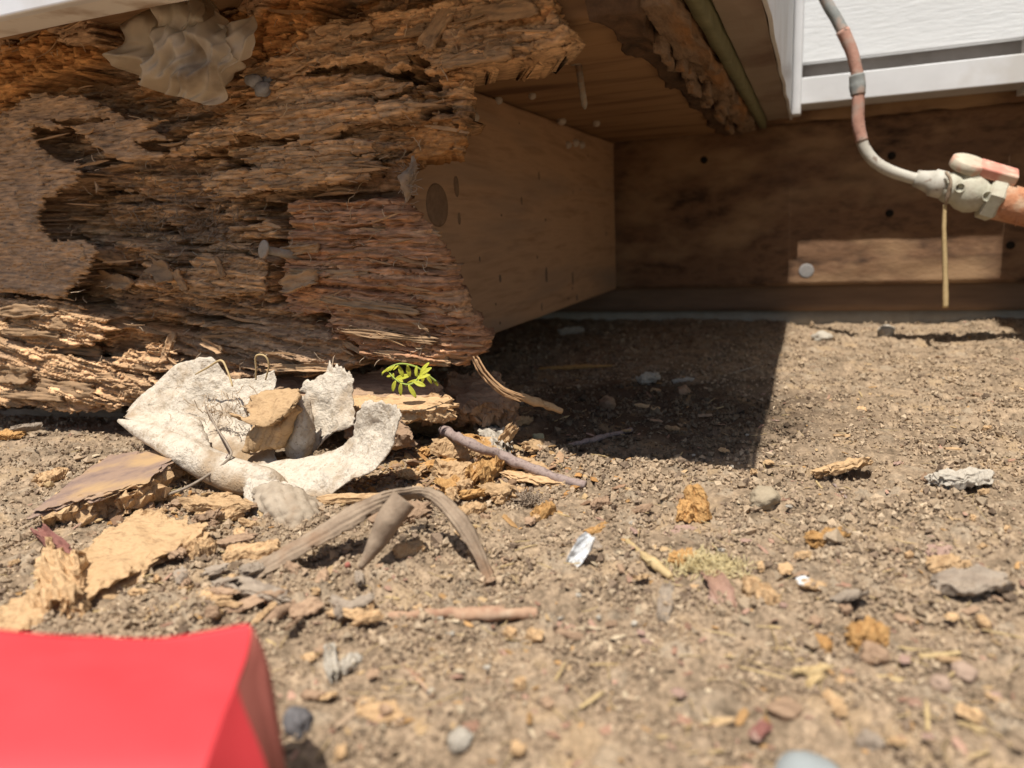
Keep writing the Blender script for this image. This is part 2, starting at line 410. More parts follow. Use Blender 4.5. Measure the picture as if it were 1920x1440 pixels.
# ---- timber under the house
M_joist = mat('new_pine', [(.26, .148, .080), (.44, .272, .155), (.34, .205, .115)], scale=9, stretch=(6, 1.1, 11), bump=.3, bscale=60, bdist=.0005, rough=.75, detail=9, blotch=(.29, .20, .135), blotch_scale=2.6)
M_ply = mat('plywood', [(.24, .13, .065), (.36, .215, .11), (.30, .175, .085)], scale=7, stretch=(1.0, 5, 5), bump=.3, bscale=50, bdist=.0005, rough=.8, blotch=(.16, .085, .045), blotch_scale=6)
M_rim = mat('stained_board', [(.032, .019, .013), (.19, .105, .058), (.080, .046, .028)], scale=20, stretch=(1.1, 4, 2.4), bump=.7, bscale=60, bdist=.0016, rough=.85, detail=9, blotch=(.30, .185, .10), blotch_scale=9)
M_sill = mat('sill_board', [(.14, .09, .06), (.22, .14, .09)], scale=15, stretch=(1, 4, 6), bump=.3, bdist=.0006, rough=.85)
M_conc = mat('concrete', [(.30, .265, .21), (.40, .36, .29)], scale=60, bump=.6, bdist=.001, rough=.95)
jt = empty('floor_joist', (-.25, .68, .05), 'clean pine floor joist with a dark knot running back under the house', 'joist')
V, F = boxv(-.272, -.2325, .405, .951, .0495, .2315, 4, 40, 14)
V[:, 0] += .0006 * noise2(V[:, 1] * 20, V[:, 2] * 30, 2); bevel(obj('board', V, F, M_joist, jt, smooth=False), .0025)
kp = on(819, 385, 0, -.2325); M_knot = mat('knot', [(.16, .10, .06), (.26, .165, .10)], scale=160, bump=.4)
V, F = lathev([(-.004, .0105), (.0006, .0105), (.001, .0095), (.0011, .004)], (kp[0], kp[1], kp[2]), (1, 0, 0), 28); V[:, 2] = kp[2] + (V[:, 2] - kp[2]) * 1.35; V[:, 1] = kp[1] + (V[:, 1] - kp[1]) * 1.5
obj('knot', V, F, M_knot, jt)
for (qx, qy, s) in ((855, 350, .6), (860, 410, .35), (1010, 330, .3)):
    k2 = on(qx, qy, 0, -.2325); V, F = lathev([(-.003, .006 * s), (.0006, .006 * s), (.0008, .003 * s)], k2, (1, 0, 0), 18); V[:, 2] = k2[2] + (V[:, 2] - k2[2]) * 2
    obj('knot', V, F, M_knot, jt)
sb = empty('subfloor', (-.4, .67, .2325), 'stained plywood subfloor seen from below above the joist', 'plywood')
V, F = boxv(-1.6, -.088, .392, .958, .2325, .251, 90, 40, 2)
V[:, 2] += .0003 * fbm2(V[:, 0] * 8, V[:, 1] * 20, 3, 3); obj('panel', V, F, M_ply, sb, smooth=False)
V, F = boxv(-.36, -.095, .375, .3915, .229, .243, 60, 3, 3); V[:, 2] += .0012 * fbm2(V[:, 0] * 25, V[:, 1] * 90, 3, 5); obj('veneer_edge', V, F, M_ply, sb)
rb = empty('rim_board', (.1, .97, .05), 'dark stained rim board across the back with bolt and holes', 'board')
V, F = boxv(-.60, .60, .960, .975, .0500, .236, 160, 2, 34); V[:, 1] += .0012 * fbm2(V[:, 0] * 12, V[:, 2] * 60, 4, 8); obj('board', V, F, M_rim, rb)
V, F = boxv(-.6, .60, .9545, .975, .2362, .2635, 120, 2, 6); V[:, 1] += .003 * fbm2(V[:, 0] * 30, V[:, 2] * 60, 4, 18); V[:, 2] += .0025 * fbm2(V[:, 0] * 22, V[:, 1] * 60, 4, 19)
obj('rotten_top_edge', V, F, M_rim, rb)
M_bolt = mat('zinc', [(.20, .19, .18), (.30, .28, .26)], scale=300, bump=.4, rough=.8)
p = onY(1512, 508, .9595); V, F = lathev([(0, .0085), (.0004, .0085), (.0006, .0070), (.0006, .003)], (p[0], .960, p[2]), (0, -1, 0), 24); obj('bolt', V, F, M_bolt, rb)
M_hole = mat('bored_hole', [(.01, .008, .006), (.02, .015, .01)], scale=100, bump=0)
for q in ((1672, 292), (1668, 400), (1895, 460), (1320, 300)):
    p = onY(*q, .958); V, F = lathev([(0, .0042), (.0015, .0042), (.0018, .0036)], (p[0], .9595, p[2]), (0, -1, 0), 16); obj('hole', V, F, M_hole, rb)
V, F = boxv(-.6, .60, .977, .99, .0175, .0535, 60, 2, 4); V[:, 1] += .0006 * noise2(V[:, 0] * 20, V[:, 2] * 60, 4)
tag(obj('sill_board', V, F, M_sill), 'narrow brown sill board set back beneath the rim board', 'board')
V, F = boxv(-.9, .60, .984, 1.15, -.06, .0165, 90, 3, 5); V[:, 1] += .002 * fbm2(V[:, 0] * 14, V[:, 2] * 40, 3, 6)
tag(obj('foundation', V, F, M_conc), 'weathered pale concrete foundation strip under the sill board', 'foundation')

# ---- rotten side rim, seal strip and soffit of the bay
M_rot = mat('rotten_wood', [(.07, .042, .027), (.22, .145, .09), (.14, .09, .06)], scale=70, stretch=(3, .5, 3), bump=.9, bscale=160, bdist=.0015, blotch=(.27, .135, .055), blotch_scale=18)
M_darkrot = mat('dark_rot', [(.045, .028, .018), (.14, .08, .045)], scale=60, bump=1., bscale=160, bdist=.002)
sr = empty('side_rim', (-.08, .68, .22), 'rotten fibrous rim timber running back along the subfloor edge', 'beam')
def rotbar(name, x0, x1, y0, y1, z0, z1, n, amp, m, par, seed, freq=55.):
    V, F = boxv(x0, x1, y0, y1, z0, z1, *n); d = np.stack([fbm3(V * freq * np.array([1.2, .45, 1.2]) + s * 9.1, 4, seed + s) for s in range(3)], -1)
    V = V + d * np.array([1, .6, 1]) * amp; return obj(name, V, F, m, par)
rotbar('dark_core', -.099, -.0775, .36, .955, .2270, .262, (14, 180, 10), .0042, M_darkrot, sr, 3)
rotbar('fibrous_face', -.0765, -.0605, .36, .90, .2250, .262, (14, 200, 12), .0024, M_rot, sr, 13, 95.)
for k in range(14):
    t = rnd.uniform(0, 1); y0 = .40 + t * .40; x0 = -.077 + rnd.uniform(-.006, .004)
    V, F = boxv(x0, x0 + .004, y0, y0 + rnd.uniform(.02, .06), .2185 + rnd.uniform(-.002, .003), .228, 3, 10, 3)
    V += .002 * np.stack([fbm3(V * 90 + s * 3, 3, k + s) for s in range(3)], -1); obj('splinter', V, F, M_rot, sr)
by = empty('bay_wall', (-.8, .6, .242), 'white sided bay overhanging the rotten beam with drip flashing', 'wall')
M_olive = mat('olive_strip', [(.12, .115, .06), (.19, .18, .10)], scale=60, bump=.3, rough=.7)
M_soff = mat('soffit_paint', [(.26, .20, .155), (.31, .245, .19)], scale=30, bump=.2, rough=.6, blotch=(.17, .11, .08), blotch_scale=11)
M_white = mat('white_siding', [(.66, .67, .67), (.72, .73, .73)], scale=30, stretch=(1, 1, 6), bump=.5, bscale=45, bdist=.0012, rough=.55, spec=.4)
M_trim = mat('white_trim', [(.60, .60, .60), (.68, .68, .68)], scale=25, bump=.1, rough=.4, spec=.5, blotch=(.55, .53, .50), blotch_scale=16)
M_flash = mat('flashing', [(.62, .58, .53), (.70, .66, .60)], scale=40, bump=.15, rough=.45, spec=.5, blotch=(.36, .27, .20), blotch_scale=30)
V, F = boxv(-.0590, -.0525, .36, .945, .2315, .262, 2, 60, 2); V[:, 0] += .0008 * noise2(V[:, 1] * 30, V[:, 2] * 30, 2); obj('seal_strip', V, F, M_olive, by)
V, F = boxv(-.0515, -.0275, .300, .945, .2400, .262, 6, 60, 2); V[:, 2] += .0005 * noise2(V[:, 1] * 40, V[:, 0] * 90, 5); bevel(obj('soffit', V, F, M_soff, by, smooth=False), .001)
V, F = boxv(-.0272, -.0245, .293, .945, .2385, 2.4, 1, 60, 1); V[:, 0] += .0008 * noise2(V[:, 1] * 18, V[:, 1] * 0, 6); bevel(obj('side_trim', V, F, M_trim, by, smooth=False), .0006)
V, F = boxv(-3.0, -.0275, .3005, .316, .258, 2.4, 4, 1, 4); obj('front_siding', V, F, M_white, by, smooth=False)
# drip flashing: front lip and underside
V, F = boxv(-3.0, -.0275, .293, .2995, .2500, .272, 200, 2, 2); V[:, 2] += .0007 * noise2(V[:, 0] * 12, V[:, 1] * 4, 7); V[:, 1] += .0005 * noise2(V[:, 0] * 15, V[:, 2] * 4, 8); bevel(obj('flashing_lip', V, F, M_trim, by, smooth=False), .0012, 3)
V, F = boxv(-3.0, -.0275, .2996, .3205, .2508, .2572, 200, 4, 1); V[:, 2] += .0007 * noise2(V[:, 0] * 12, V[:, 1] * 4, 7); obj('flashing_underside', V, F, M_flash, by, smooth=False)
V, F = boxv(-3.0, -.03, .3225, 1.2, .2640, .30, 1, 1, 1); obj('floor', V, F, M_ply, by, smooth=False)
# ---- recessed wall with siding
hw = empty('recess_wall', (.08, .93, .247), 'bright white embossed siding above a white metal drip trim', 'wall')
V, F = boxv(-.0240, .188, .9145, .9215, .2905, 2.4, 1, 1, 1); bevel(obj('siding_panel', V, F, M_white, hw, smooth=False), .002)
V, F = boxv(-.0240, .40, .9265, .950, .2640, 2.4, 1, 1, 1); obj('sheathing', V, F, mat('sheathing', [(.17, .15, .135), (.24, .215, .195)], scale=40, bump=.3), hw, smooth=False)
V, F = boxv(-.0185, .1918, .8985, .9015, .2475, .2745, 40, 1, 4); V[:, 1] += .0004 * noise2(V[:, 0] * 30, V[:, 2] * 30, 3); bevel(obj('drip_trim', V, F, M_trim, hw, smooth=False), .0012, 3)
V, F = boxv(-.0185, .1918, .9018, .9260, .2700, .2730, 10, 1, 1); obj('trim_flange', V, F, M_trim, hw, smooth=False)
V, F = boxv(-.0185, .1918, .9018, .9535, .2480, .2505, 10, 1, 1); obj('trim_return', V, F, M_trim, hw, smooth=False)
V, F = boxv(-.0242, -.0150, .8945, .9130, .2370, 2.4, 1, 1, 1); bevel(obj('corner_channel', V, F, M_trim, hw, smooth=False), .0015)
rw = empty('right_bay', (.6, .6, .242), 'white sided wall just outside the right edge of the recess', 'wall')
V, F = boxv(.1925, 1.6, .293, 1.1, .242, 2.4, 1, 1, 1); obj('siding_panel', V, F, M_white, rw, smooth=False)

# scuffs, drips and dirt specks on the joist face
r9 = random.Random(19)
M_dirt = mat('dirt_splash', [(.15, .10, .07), (.22, .15, .10)], scale=300, bump=.3)
for k in range(26):
    yy = .41 + .53 * r9.random(); zz = .054 + .165 * r9.random() ** 1.6; r0 = .0007 + .0022 * r9.random() ** 3
    V, F = lathev([(-.001, r0), (.0003, r0), (.0005, r0 * .5)], (-.2322, yy, zz), (1, 0, 0), 9); V[:, 2] = zz + (V[:, 2] - zz) * r9.uniform(.8, 3.5); obj('dirt_speck', V, F, M_dirt, jt)
# ================================================================== ROTTEN BEAM
BY0 = .373
NX, NZ = 900, 400
bxs = np.linspace(-.70, -.055, NX); bzs = np.linspace(.020, .268, NZ)
BX, BZ = np.meshgrid(bxs, bzs)
px, py = proj(np.stack([BX, np.full(BX.shape, BY0), BZ], -1))
tf = (py - 400) / (px + 735) * 1500 + 400                  # fan-shaped grain line
rf = px
j1 = fbm2(rf / 60, tf / 16, 4, 101); j2 = fbm2(rf / 55 + 9, tf / 22, 4, 102); jj3 = noise2(rf / 14, tf / 5, 103)
qx = px + 22 * j1 + 5 * jj3; qy = py + 7 * j2 + 2 * jj3      # ragged coordinates
def layer(poly, sharp=4.): return sstep(-sharp, sharp, sdpoly(qx, qy, poly))
def terr(n, k, e=.12):
    q = n * k; f = np.floor(q); r = q - f; return (f + sstep(1 - e, 1, r)) / k
streak = fbm2(rf / 240, tf / 11, 4, 111); fib = 1 - np.abs(fbm2(rf / 150, tf / 8, 3, 112)); fine = noise2(rf / 46, tf / 2.8, 113) + .6 * noise2(rf / 20, tf / 1.9, 114)
pl = fbm2(rf / 230, tf / 60, 3, 115) + .16 * fbm2(rf / 34, tf / 9, 3, 116)
pl2 = fbm2(rf / 120, tf / 22, 3, 117) + .22 * fbm2(rf / 20, tf / 7, 3, 118)
lump = fbm2(px / 26, py / 26, 4, 119)
crev = sstep(.10, .0, np.abs(fbm2(rf / 260, tf / 34, 3, 121) - .05)) * sstep(-.1, .3, noise2(rf / 90, tf / 40, 122))
f1, f2, c1_ = worley2((rf + 40 * j1) / 190, (tf + 14 * j2) / 66, 125); g1, g2, c2_ = worley2((rf + 14 * j1) / 52, (tf + 4 * j2 + 2 * jj3) / 17, 126)
k1, k2, c3_ = worley2((rf + 6 * j1) / 24, (tf + 2 * j2) / 7, 127)
mk = sstep(-.3, .35, fbm2(rf / 150, tf / 90, 2, 128))
h = -6 + 20 * (c1_ - .5) * mk - 16 * ((c2_ < .10) & (c3_ < .7)) + 6.5 * (c2_ - .5) + 3 * (c3_ - .5) + 5 * terr(pl, 3.2) + 2.4 * (fib - .7) + 1.1 * fine - 6 * crev - 6 * sstep(.09, 0, f2 - f1) * mk - 3 * sstep(.12, 0, g2 - g1)
hcell = 6 * (c2_ - .5) + 2.6 * (c3_ - .5) - 2.5 * sstep(.12, 0, g2 - g1)
colr = np.zeros(BX.shape + (3,))
TAN = np.array([.50, .31, .165]); ORG = np.array([.46, .225, .08]); DRK = np.array([.10, .058, .035]); GRY = np.array([.26, .19, .13])
SKN = np.array([.37, .240, .145]); RED = np.array([.42, .215, .115]); PALE = np.array([.50, .36, .21])
k = sstep(-.5, .55, streak + .25 * j1)[..., None]; colr = DRK + (TAN - DRK) * (.30 + .70 * k)
k = sstep(-.05, .55, fbm2(rf / 170, tf / 34, 3, 131))[..., None] * (.22 + .62 * sstep(330, 60, py))[..., None]; colr = colr + (ORG - colr) * k
colr = colr * (.62 + .55 * c2_ + .40 * c1_ + .30 * (c3_ - .5) + .22 * noise2(rf / 110, tf / 2.6, 133))[..., None]
k = sstep(.05, .6, fbm2(rf / 140, tf / 18, 3, 132))[..., None] * .6; colr = colr + (GRY - colr) * k
def paint(s, c, amt=1.):
    global colr
    c = np.asarray(c); colr = colr + (c - colr) * (np.clip(s, 0, 1) * amt)[..., None]
def lay(s, hh, c=None, amt=.85, var=.16):
    global h
    h = h + (hh - h) * s
    if c is not None:
        cv = np.asarray(c) * (1 + var * streak + var * .6 * fine + .12 * lump)[..., None]; paint(s, cv, amt)
PL = []
def plate(sd_, hh, c, amt, var, shrink=16., drop=4.):
    """a split layer: solid inside, its rim a thin overhanging sheet built as a part of its own"""
    global h
    sh = sstep(-4, 4, sd_ - shrink - 6 * j1); h = h + (hh - drop - h) * sh
    paint(sstep(-3, 3, sd_), np.asarray(c) * (1 + var * streak + var * .6 * fine + .12 * lump)[..., None], amt); PL.append((sd_, hh))
# upper ledge running out to the right
TOP = [(560, 60), (700, 35), (1300, -60), (1090, 60), (1080, 84), (985, 112), (870, 130), (800, 150), (690, 120), (600, 130), (520, 190), (470, 190), (480, 100)]
plate(sdpoly(qx, qy, TOP), 9 + 4 * terr(pl2 + .3 * pl, 3.0, .2) + hcell + 2.6 * (fib - .7) + .9 * fine, TAN * 1.02, .5, .16)
# ledges of the middle
for poly, hh in (([(430, 250), (520, 200), (640, 190), (812, 190), (806, 212), (720, 232), (640, 250), (560, 262)], 8),
                 ([(470, 285), (600, 262), (735, 262), (700, 285), (640, 300), (480, 320)], 5),
                 ([(380, 330), (560, 300), (720, 285), (735, 330), (640, 345), (420, 372)], 7),
                 ([(300, 500), (420, 470), (505, 480), (505, 545), (400, 560), (330, 540)], 3),
                 ([(300, 300), (460, 205), (560, 150), (700, 140), (790, 160), (760, 178), (560, 205), (450, 262)], 4)):
    plate(sdpoly(qx, qy, poly), hh + 2 + hcell * .7 + 2 * (fib - .7) + .8 * fine, TAN, .4, .16, 9., 4.)
# deep trough at the right of the middle, under the upper ledge
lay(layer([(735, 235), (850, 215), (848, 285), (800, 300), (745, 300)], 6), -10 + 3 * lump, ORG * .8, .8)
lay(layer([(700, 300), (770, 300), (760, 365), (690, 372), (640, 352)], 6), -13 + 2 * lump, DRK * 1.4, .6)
# the split lower-right block
BLK = [(548, 376), (640, 372), (770, 362), (800, 395), (836, 445), (862, 505), (884, 570), (905, 640), (902, 700), (735, 700), (688, 676), (640, 640), (618, 606), (528, 578), (524, 525), (548, 470)]
s = sstep(-2.5, 2.5, sdpoly(px + 6 * j1 + 2.5 * jj3, py + 3.5 * j2 + 1.5 * jj3, BLK))
hb = 4.5 + 5 * terr(fbm2(rf / 260, tf / 30, 3, 141) + .1 * jj3, 3.5, .2) + 2.6 * (fbm2(rf / 190, tf / 7, 3, 142)) + 1.0 * fine - 5 * sstep(.07, 0, np.abs(fbm2(rf / 320, tf / 26, 3, 143))) - 12 * sstep(60, 0, sdpoly(px, py, [(500, 300), (760, 355), (835, 442), (884, 570), (905, 645), (850, 720), (500, 720)])) * .55
lay(s, hb, RED, .78, .28)
paint(s * sstep(.15, .5, fbm2(rf / 200, tf / 20, 3, 144)), TAN * .95, .5)
# shelf of split grain under the block
lay(layer([(300, 630), (480, 610), (600, 612), (660, 640), (668, 690), (560, 705), (300, 720)], 5), -3 + 7 * terr(pl2, 3) + 2.5 * (fib - .7) + .7 * fine, SKN, .6)
moat = sstep(-75, -8, sdpoly(px, py, [(-60, 180), (200, 180), (350, 225), (345, 310), (200, 330), (215, 470), (160, 560), (-60, 570)])); h = h - 11 * moat
# weathered skin still standing proud, upper left
SK = [(-60, 250), (60, 205), (92, 180), (150, 182), (200, 190), (250, 212), (268, 226), (348, 228), (305, 244), (346, 264), (288, 272), (292, 284), (342, 290), (330, 302), (276, 306), (226, 296), (205, 272), (178, 252), (160, 240), (135, 248), (98, 240), (92, 262), (112, 284), (140, 302), (192, 312), (178, 345), (120, 372), (100, 410), (124, 452), (190, 446), (214, 468), (205, 496), (168, 536), (146, 556), (44, 546), (-60, 566)]
sd = sdpoly(px + 6 * jj3 + 7 * j1, py + 3 * jj3 + 3 * j2, SK); s = sstep(-2, 2, sd)
hs = 11.5 + 2.2 * fbm2(px / 130, py / 60, 3, 151) + .35 * fine + .6 * noise2(px / 12, py / 5, 152) - 3 * sstep(.06, 0, np.abs(fbm2(rf / 200, tf / 40, 3, 153) - .12)) * sstep(0, .3, noise2(rf / 70, tf / 70, 154)) + 2.5 * sstep(40, 0, sd)
plate(sd, hs, SKN, .92, .10, 20., 5.)
paint(s * sstep(.0, .5, fbm2(px / 70, py / 50, 3, 155)), GRY * .8, .38)
paint(s * sstep(10, 2, sd), TAN * .9, .6)
# crumbly orange rot, top left and top middle
for poly, hh in (([(-60, 120), (60, 90), (70, 60), (125, 55), (140, 85), (180, 95), (212, 88), (214, 125), (180, 148), (140, 140), (75, 165), (55, 205), (20, 240), (-60, 250)], 13),
                 ([(455, -40), (640, -40), (612, 20), (600, 60), (560, 110), (505, 130), (470, 100), (470, 40)], 9)):
    lay(layer(poly, 7), hh + 5.5 * lump + 1.4 * noise2(px / 7, py / 6, 156), ORG * 1.05, .9, .2)
lay(layer([(-60, 60), (60, 62), (55, 96), (35, 120), (-60, 130)], 3), 14 + lump, SKN * 1.15, .9, .05)
lay(layer([(118, 28), (215, 24), (218, 86), (180, 96), (150, 82), (128, 62)], 3), 17 + lump, SKN * 1.1, .9, .05)
lay(layer([(488, -40), (550, -40), (540, 20), (505, 44), (486, 20)], 3), 16 + lump, SKN * 1.1, .9, .05)
# sunlit broken layers at the lower left
for poly, hh in (([(-60, 560), (60, 552), (150, 560), (232, 596), (228, 622), (205, 640), (160, 650), (40, 640), (-60, 640)], 13),
                 ([(-60, 628), (60, 632), (150, 655), (215, 672), (262, 686), (200, 705), (90, 700), (-60, 690)], 18),
                 ([(-60, 688), (60, 690), (160, 690), (290, 694), (345, 712), (300, 738), (240, 768), (-60, 760)], 17),
                 ([(205, 676), (300, 640), (330, 655), (345, 690), (250, 700)], 9),
                 ([(130, 715), (225, 712), (250, 745), (200, 765), (130, 760)], 22)):
    plate(sdpoly(qx, qy, poly), hh + 3 * terr(pl2, 3, .2) + hcell * .8 + 2.2 * (fib - .7) + 1.2 * fine + 1.0 * lump, TAN * 1.05, .7, .22, 10., 5.)
paint(layer([(-60, 640), (80, 636), (70, 668), (-60, 690)], 5) + layer([(-60, 556), (44, 560), (40, 600), (-60, 620)], 5), SKN * .9, .7)
# debris hollow, cracks and holes
hol = np.exp(-(((px - 335) / 85) ** 2 + ((py - 410) / 62) ** 2)); h = h - 13 * hol * (1 - s * .7) + 3 * hol * lump; paint(hol * 1.2, SKN * .8, .6)
s2 = np.exp(-(((px - 290) / 50) ** 2 + ((py - 610) / 50) ** 2)); h = h - 10 * s2; paint(s2, ORG * .8, .5)
crk = np.zeros(BX.shape)
for poly, dp in (([(514, 374), (546, 374), (543, 420), (538, 448), (516, 440), (510, 410)], 40), ([(510, 486), (536, 490), (532, 540), (530, 574), (502, 574), (506, 530)], 42),
                 ([(572, 586), (620, 590), (618, 612), (588, 608)], 34), ([(652, 624), (690, 668), (716, 690), (664, 692), (648, 660)], 34), ([(94, 243), (120, 246), (118, 268), (98, 262)], 14),
                 ([(40, 576), (56, 580), (52, 602), (40, 598)], 14), ([(570, 372), (660, 362), (735, 352), (745, 368), (640, 376)], 16), ([(130, 232), (215, 222), (240, 228), (160, 240)], 8),
                 ([(206, 552), (262, 556), (250, 590), (232, 594)], 9), ([(205, 640), (245, 640), (235, 662), (205, 664)], 8), ([(-10, 600), (38, 604), (30, 612), (-10, 612)], 10), ([(785, 105), (818, 120), (812, 150), (780, 145)], 14),
                 ([(340, 488), (372, 484), (366, 502), (328, 516)], 9), ([(470, 700), (560, 690), (640, 698), (560, 706)], 8)):
    sp = sstep(-2.5, 2.5, sdpoly(px + 5 * j1 + 2 * jj3, py + 3 * j2 + 2 * jj3, poly)); h = h + (-dp - h) * sp; paint(sp, DRK, .75); crk = np.maximum(crk, sp)
r_ = random.Random(5)
for k in range(110):
    cx, cy = r_.uniform(0, 880), r_.uniform(120, 690); rr = r_.uniform(1.4, 3.2)
    h = h - 5 * np.exp(-(((px - cx) / rr) ** 2 + ((py - cy) / (rr * .8)) ** 2) ** 2)
# outline
OUT = [(-300, -80), (1120, -80), (1050, 0), (1052, 30), (1085, 66), (1074, 84), (1030, 98), (985, 110), (930, 116), (872, 130), (864, 170), (868, 215), (852, 250), (848, 282), (790, 297), (742, 306), (730, 332), (722, 356), (748, 374), (776, 400), (812, 445), (843, 505), (871, 570), (894, 620), (906, 645), (898, 668), (884, 674), (860, 692), (800, 691), (735, 686), (690, 678), (668, 694), (600, 712), (500, 716), (350, 722), (300, 738), (242, 766), (150, 757), (60, 756), (-300, 742)]
so = sdpoly(px + 5 * j1 + 4 * jj3, py + 3.5 * j2 + 3 * jj3, OUT)
h = h - 9 * sstep(10, 0, so)                                # broken edges roll back
keep = so > 0
BYY = BY0 - h / 1000.0; BYB = BYY.copy()
dx = .0012 * fbm2(rf / 30, tf / 6, 2, 161); dz = .0010 * fbm2(rf / 40, tf / 6, 2, 162)
idx = np.arange(NX * NZ).reshape(NZ, NX); Cf = np.clip(colr.reshape(-1, 3), .02, .7)
def masked(name, Yv, keep, vec, back_var, par):
    P = np.stack([BX + dx, Yv, BZ + dz], -1)
    fm = keep[:-1, :-1] & keep[1:, :-1] & keep[1:, 1:] & keep[:-1, 1:]
    Q = np.stack([idx[:-1, :-1], idx[:-1, 1:], idx[1:, 1:], idx[1:, :-1]], -1)[fm]
    if not len(Q): return
    ed = np.concatenate([Q[:, [0, 1]], Q[:, [1, 2]], Q[:, [2, 3]], Q[:, [3, 0]]]); key = ed[:, 0] * (NX * NZ) + ed[:, 1]; rk = ed[:, 1] * (NX * NZ) + ed[:, 0]
    bd = ed[~np.isin(key, rk)]; bv = np.unique(bd); m_ = np.full(NX * NZ, -1); m_[bv] = np.arange(len(bv)) + NX * NZ
    Pf = P.reshape(-1, 3); back = Pf[bv] + np.array(vec); back[:, 0] += back_var * noise2(back[:, 0] * 300, back[:, 2] * 300, 9)
    S = np.stack([bd[:, 1], bd[:, 0], m_[bd[:, 0]], m_[bd[:, 1]]], 1)
    Vall = np.vstack([Pf, back]); Call = np.vstack([Cf, Cf[bv] * .9]); Fall = np.vstack([Q, S])
    used = np.unique(Fall); rm = np.full(len(Vall), -1); rm[used] = np.arange(len(used))
    return obj(name, Vall[used], rm[Fall], M_beam, par, colors=Call[used])
beam = empty('rotten_beam', (-.35, .37, .03), 'badly rotted splintered timber beam hanging below the flashing', 'beam')
M_beam = mat('rotten_grain', None, scale=420, stretch=(.22, .6, 1.3), attr='Col', attr_var=(.55, 1.65), bump=.9, bscale=900, bdist=.0009, rough=.92, spec=.12)
masked('split_face', BYB, keep, (-.0155, .030, 0), .003, beam)
for k, (sd_, hh) in enumerate(PL):
    e_ = np.clip(sstep(0, 9, sd_), 0, 1); Yp = BY0 - (hh - 2.0 * (1 - e_) + 1.2 * (1 - e_) * noise2(px / 20, py / 14, 171 + k)) / 1000.0
    kp_ = (sd_ > 0) & (so > 2) & (crk < .5) & (Yp < BYB - .0012)
    masked('split_layer', Yp, kp_, (-.0006, .0022, -.0003), .0006, beam); BYY = np.where(kp_, np.minimum(BYY, Yp), BYY)
def beam_Y(x, y, dY=0.):
    """point on the rotten face seen at photo pixel x, y"""
    p = onY(x, y, BY0)
    for _ in range(2):
        i = int(np.clip(np.searchsorted(bzs, p[2]), 0, NZ - 1)); j = int(np.clip(np.searchsorted(bxs, p[0]), 0, NX - 1))
        p = onY(x, y, BYY[i, j] + dY)
    return p
M_sliver = mat('wood_sliver', [(.20, .115, .06), (.37, .225, .115), (.28, .16, .08)], scale=300, stretch=(.3, 1, 1), bump=.6, rnd_amt=.25)
M_flake = mat('wood_flake', [(.17, .11, .068), (.38, .24, .13), (.27, .165, .09)], scale=190, stretch=(.35, 1, 1), bump=.7, rnd_amt=.25)
def sliver(p, d, L, w, t, seed, m, name, par, bend=0.):
    V0, F = boxgrid(7, 2, 1); V = V0.copy(); r = np.random.default_rng(seed)
    u = V[:, 0].copy(); tap = 1 - .75 * np.abs(u) ** 2 * r.uniform(.4, 1)
    V[:, 1] = V[:, 1] * tap + .35 * noise2(u * 2 + seed, u * 0 + .3, seed); V[:, 0] += .12 * r.uniform(-1, 1, len(V)) * (np.abs(u) > .9)
    d = d / np.linalg.norm(d); n = np.array([0, -1.0, 0]) + .4 * r.normal(size=3); n -= d * (n @ d); n /= np.linalg.norm(n); s = np.cross(n, d)
    W = p + np.outer(V[:, 0] * L / 2, d) + np.outer(V[:, 1] * w / 2, s) + np.outer(V[:, 2] * t / 2 * tap + bend * L * u * u, n)
    return obj(name, W, F, m, par, smooth=False)
def gdir(x, y):
    a = np.array([x + 735., (y - 400.)]); a /= np.hypot(*a); p = onY(x, y, BY0); q = onY(x + 20 * a[0], y + 20 * a[1], BY0); return q - p
for k in range(130):
    while True:
        x, y = r_.uniform(-5, 1050), r_.uniform(5, 735)
        if sdpoly(np.array([x]), np.array([y]), OUT)[0] > 8 and sdpoly(np.array([x]), np.array([y]), SK)[0] < 0: break
    p = beam_Y(x, y, -.0012); L = r_.uniform(.006, .026); d = gdir(x, y) + np.array([0, r_.gauss(0, .0012), r_.gauss(0, .0012)])
    if k % 9 == 0: d = np.array([r_.gauss(0, .3), -.2, r_.gauss(0, .8)]); L *= .55
    sliver(p, d, L * 1.2, r_.uniform(.0007, .0024), r_.uniform(.0005, .0012), k, M_sliver if k % 3 else M_flake, 'splinter', beam, r_.uniform(-.08, .12))
# larger curled flakes and slabs that stand off the face
def flake(x0, y0, x1, y1, wd, th, dY, seed, m=M_flake, name='flake', tilt=.3, par=None, curl=0.):
    a = beam_Y(x0, y0, dY); b = beam_Y(x1, y1, dY); d = b - a; L = np.linalg.norm(d); d /= L
    V0, F = boxgrid(22, 9, 2); V = V0.copy(); u, v = V[:, 0].copy(), V[:, 1].copy()
    e = 1 - .10 * np.abs(noise2(v * 2.3 + seed, v * 0, seed)) * 3 - .10 * noise2(v * 6, v * 0 + 2, seed + 1)
    V[:, 0] = u * (1 - np.abs(u) ** 6 * (1 - e) * 1.3); prof = .8 + .35 * noise2(u * 1.6 + seed, u * 0, seed + 2) + .15 * noise2(u * 6, u * 0, seed + 3)
    V[:, 1] = v * prof; n = np.array([0, -1.0, tilt]); n -= d * (n @ d); n /= np.linalg.norm(n); s = np.cross(n, d)
    hh = V[:, 2] * th / 2 * (1 + .5 * noise2(u * 2, v * 5, seed + 4)) + th * .5 * fbm2(u * 1.5, v * 5, 3, seed + 5) + curl * wd * v * v
    W = (a + b) / 2 + np.outer(V[:, 0] * L / 2, d) + np.outer(V[:, 1] * wd / 2, s) + np.outer(hh, n)
    return obj(name, W, F, m, par or beam)
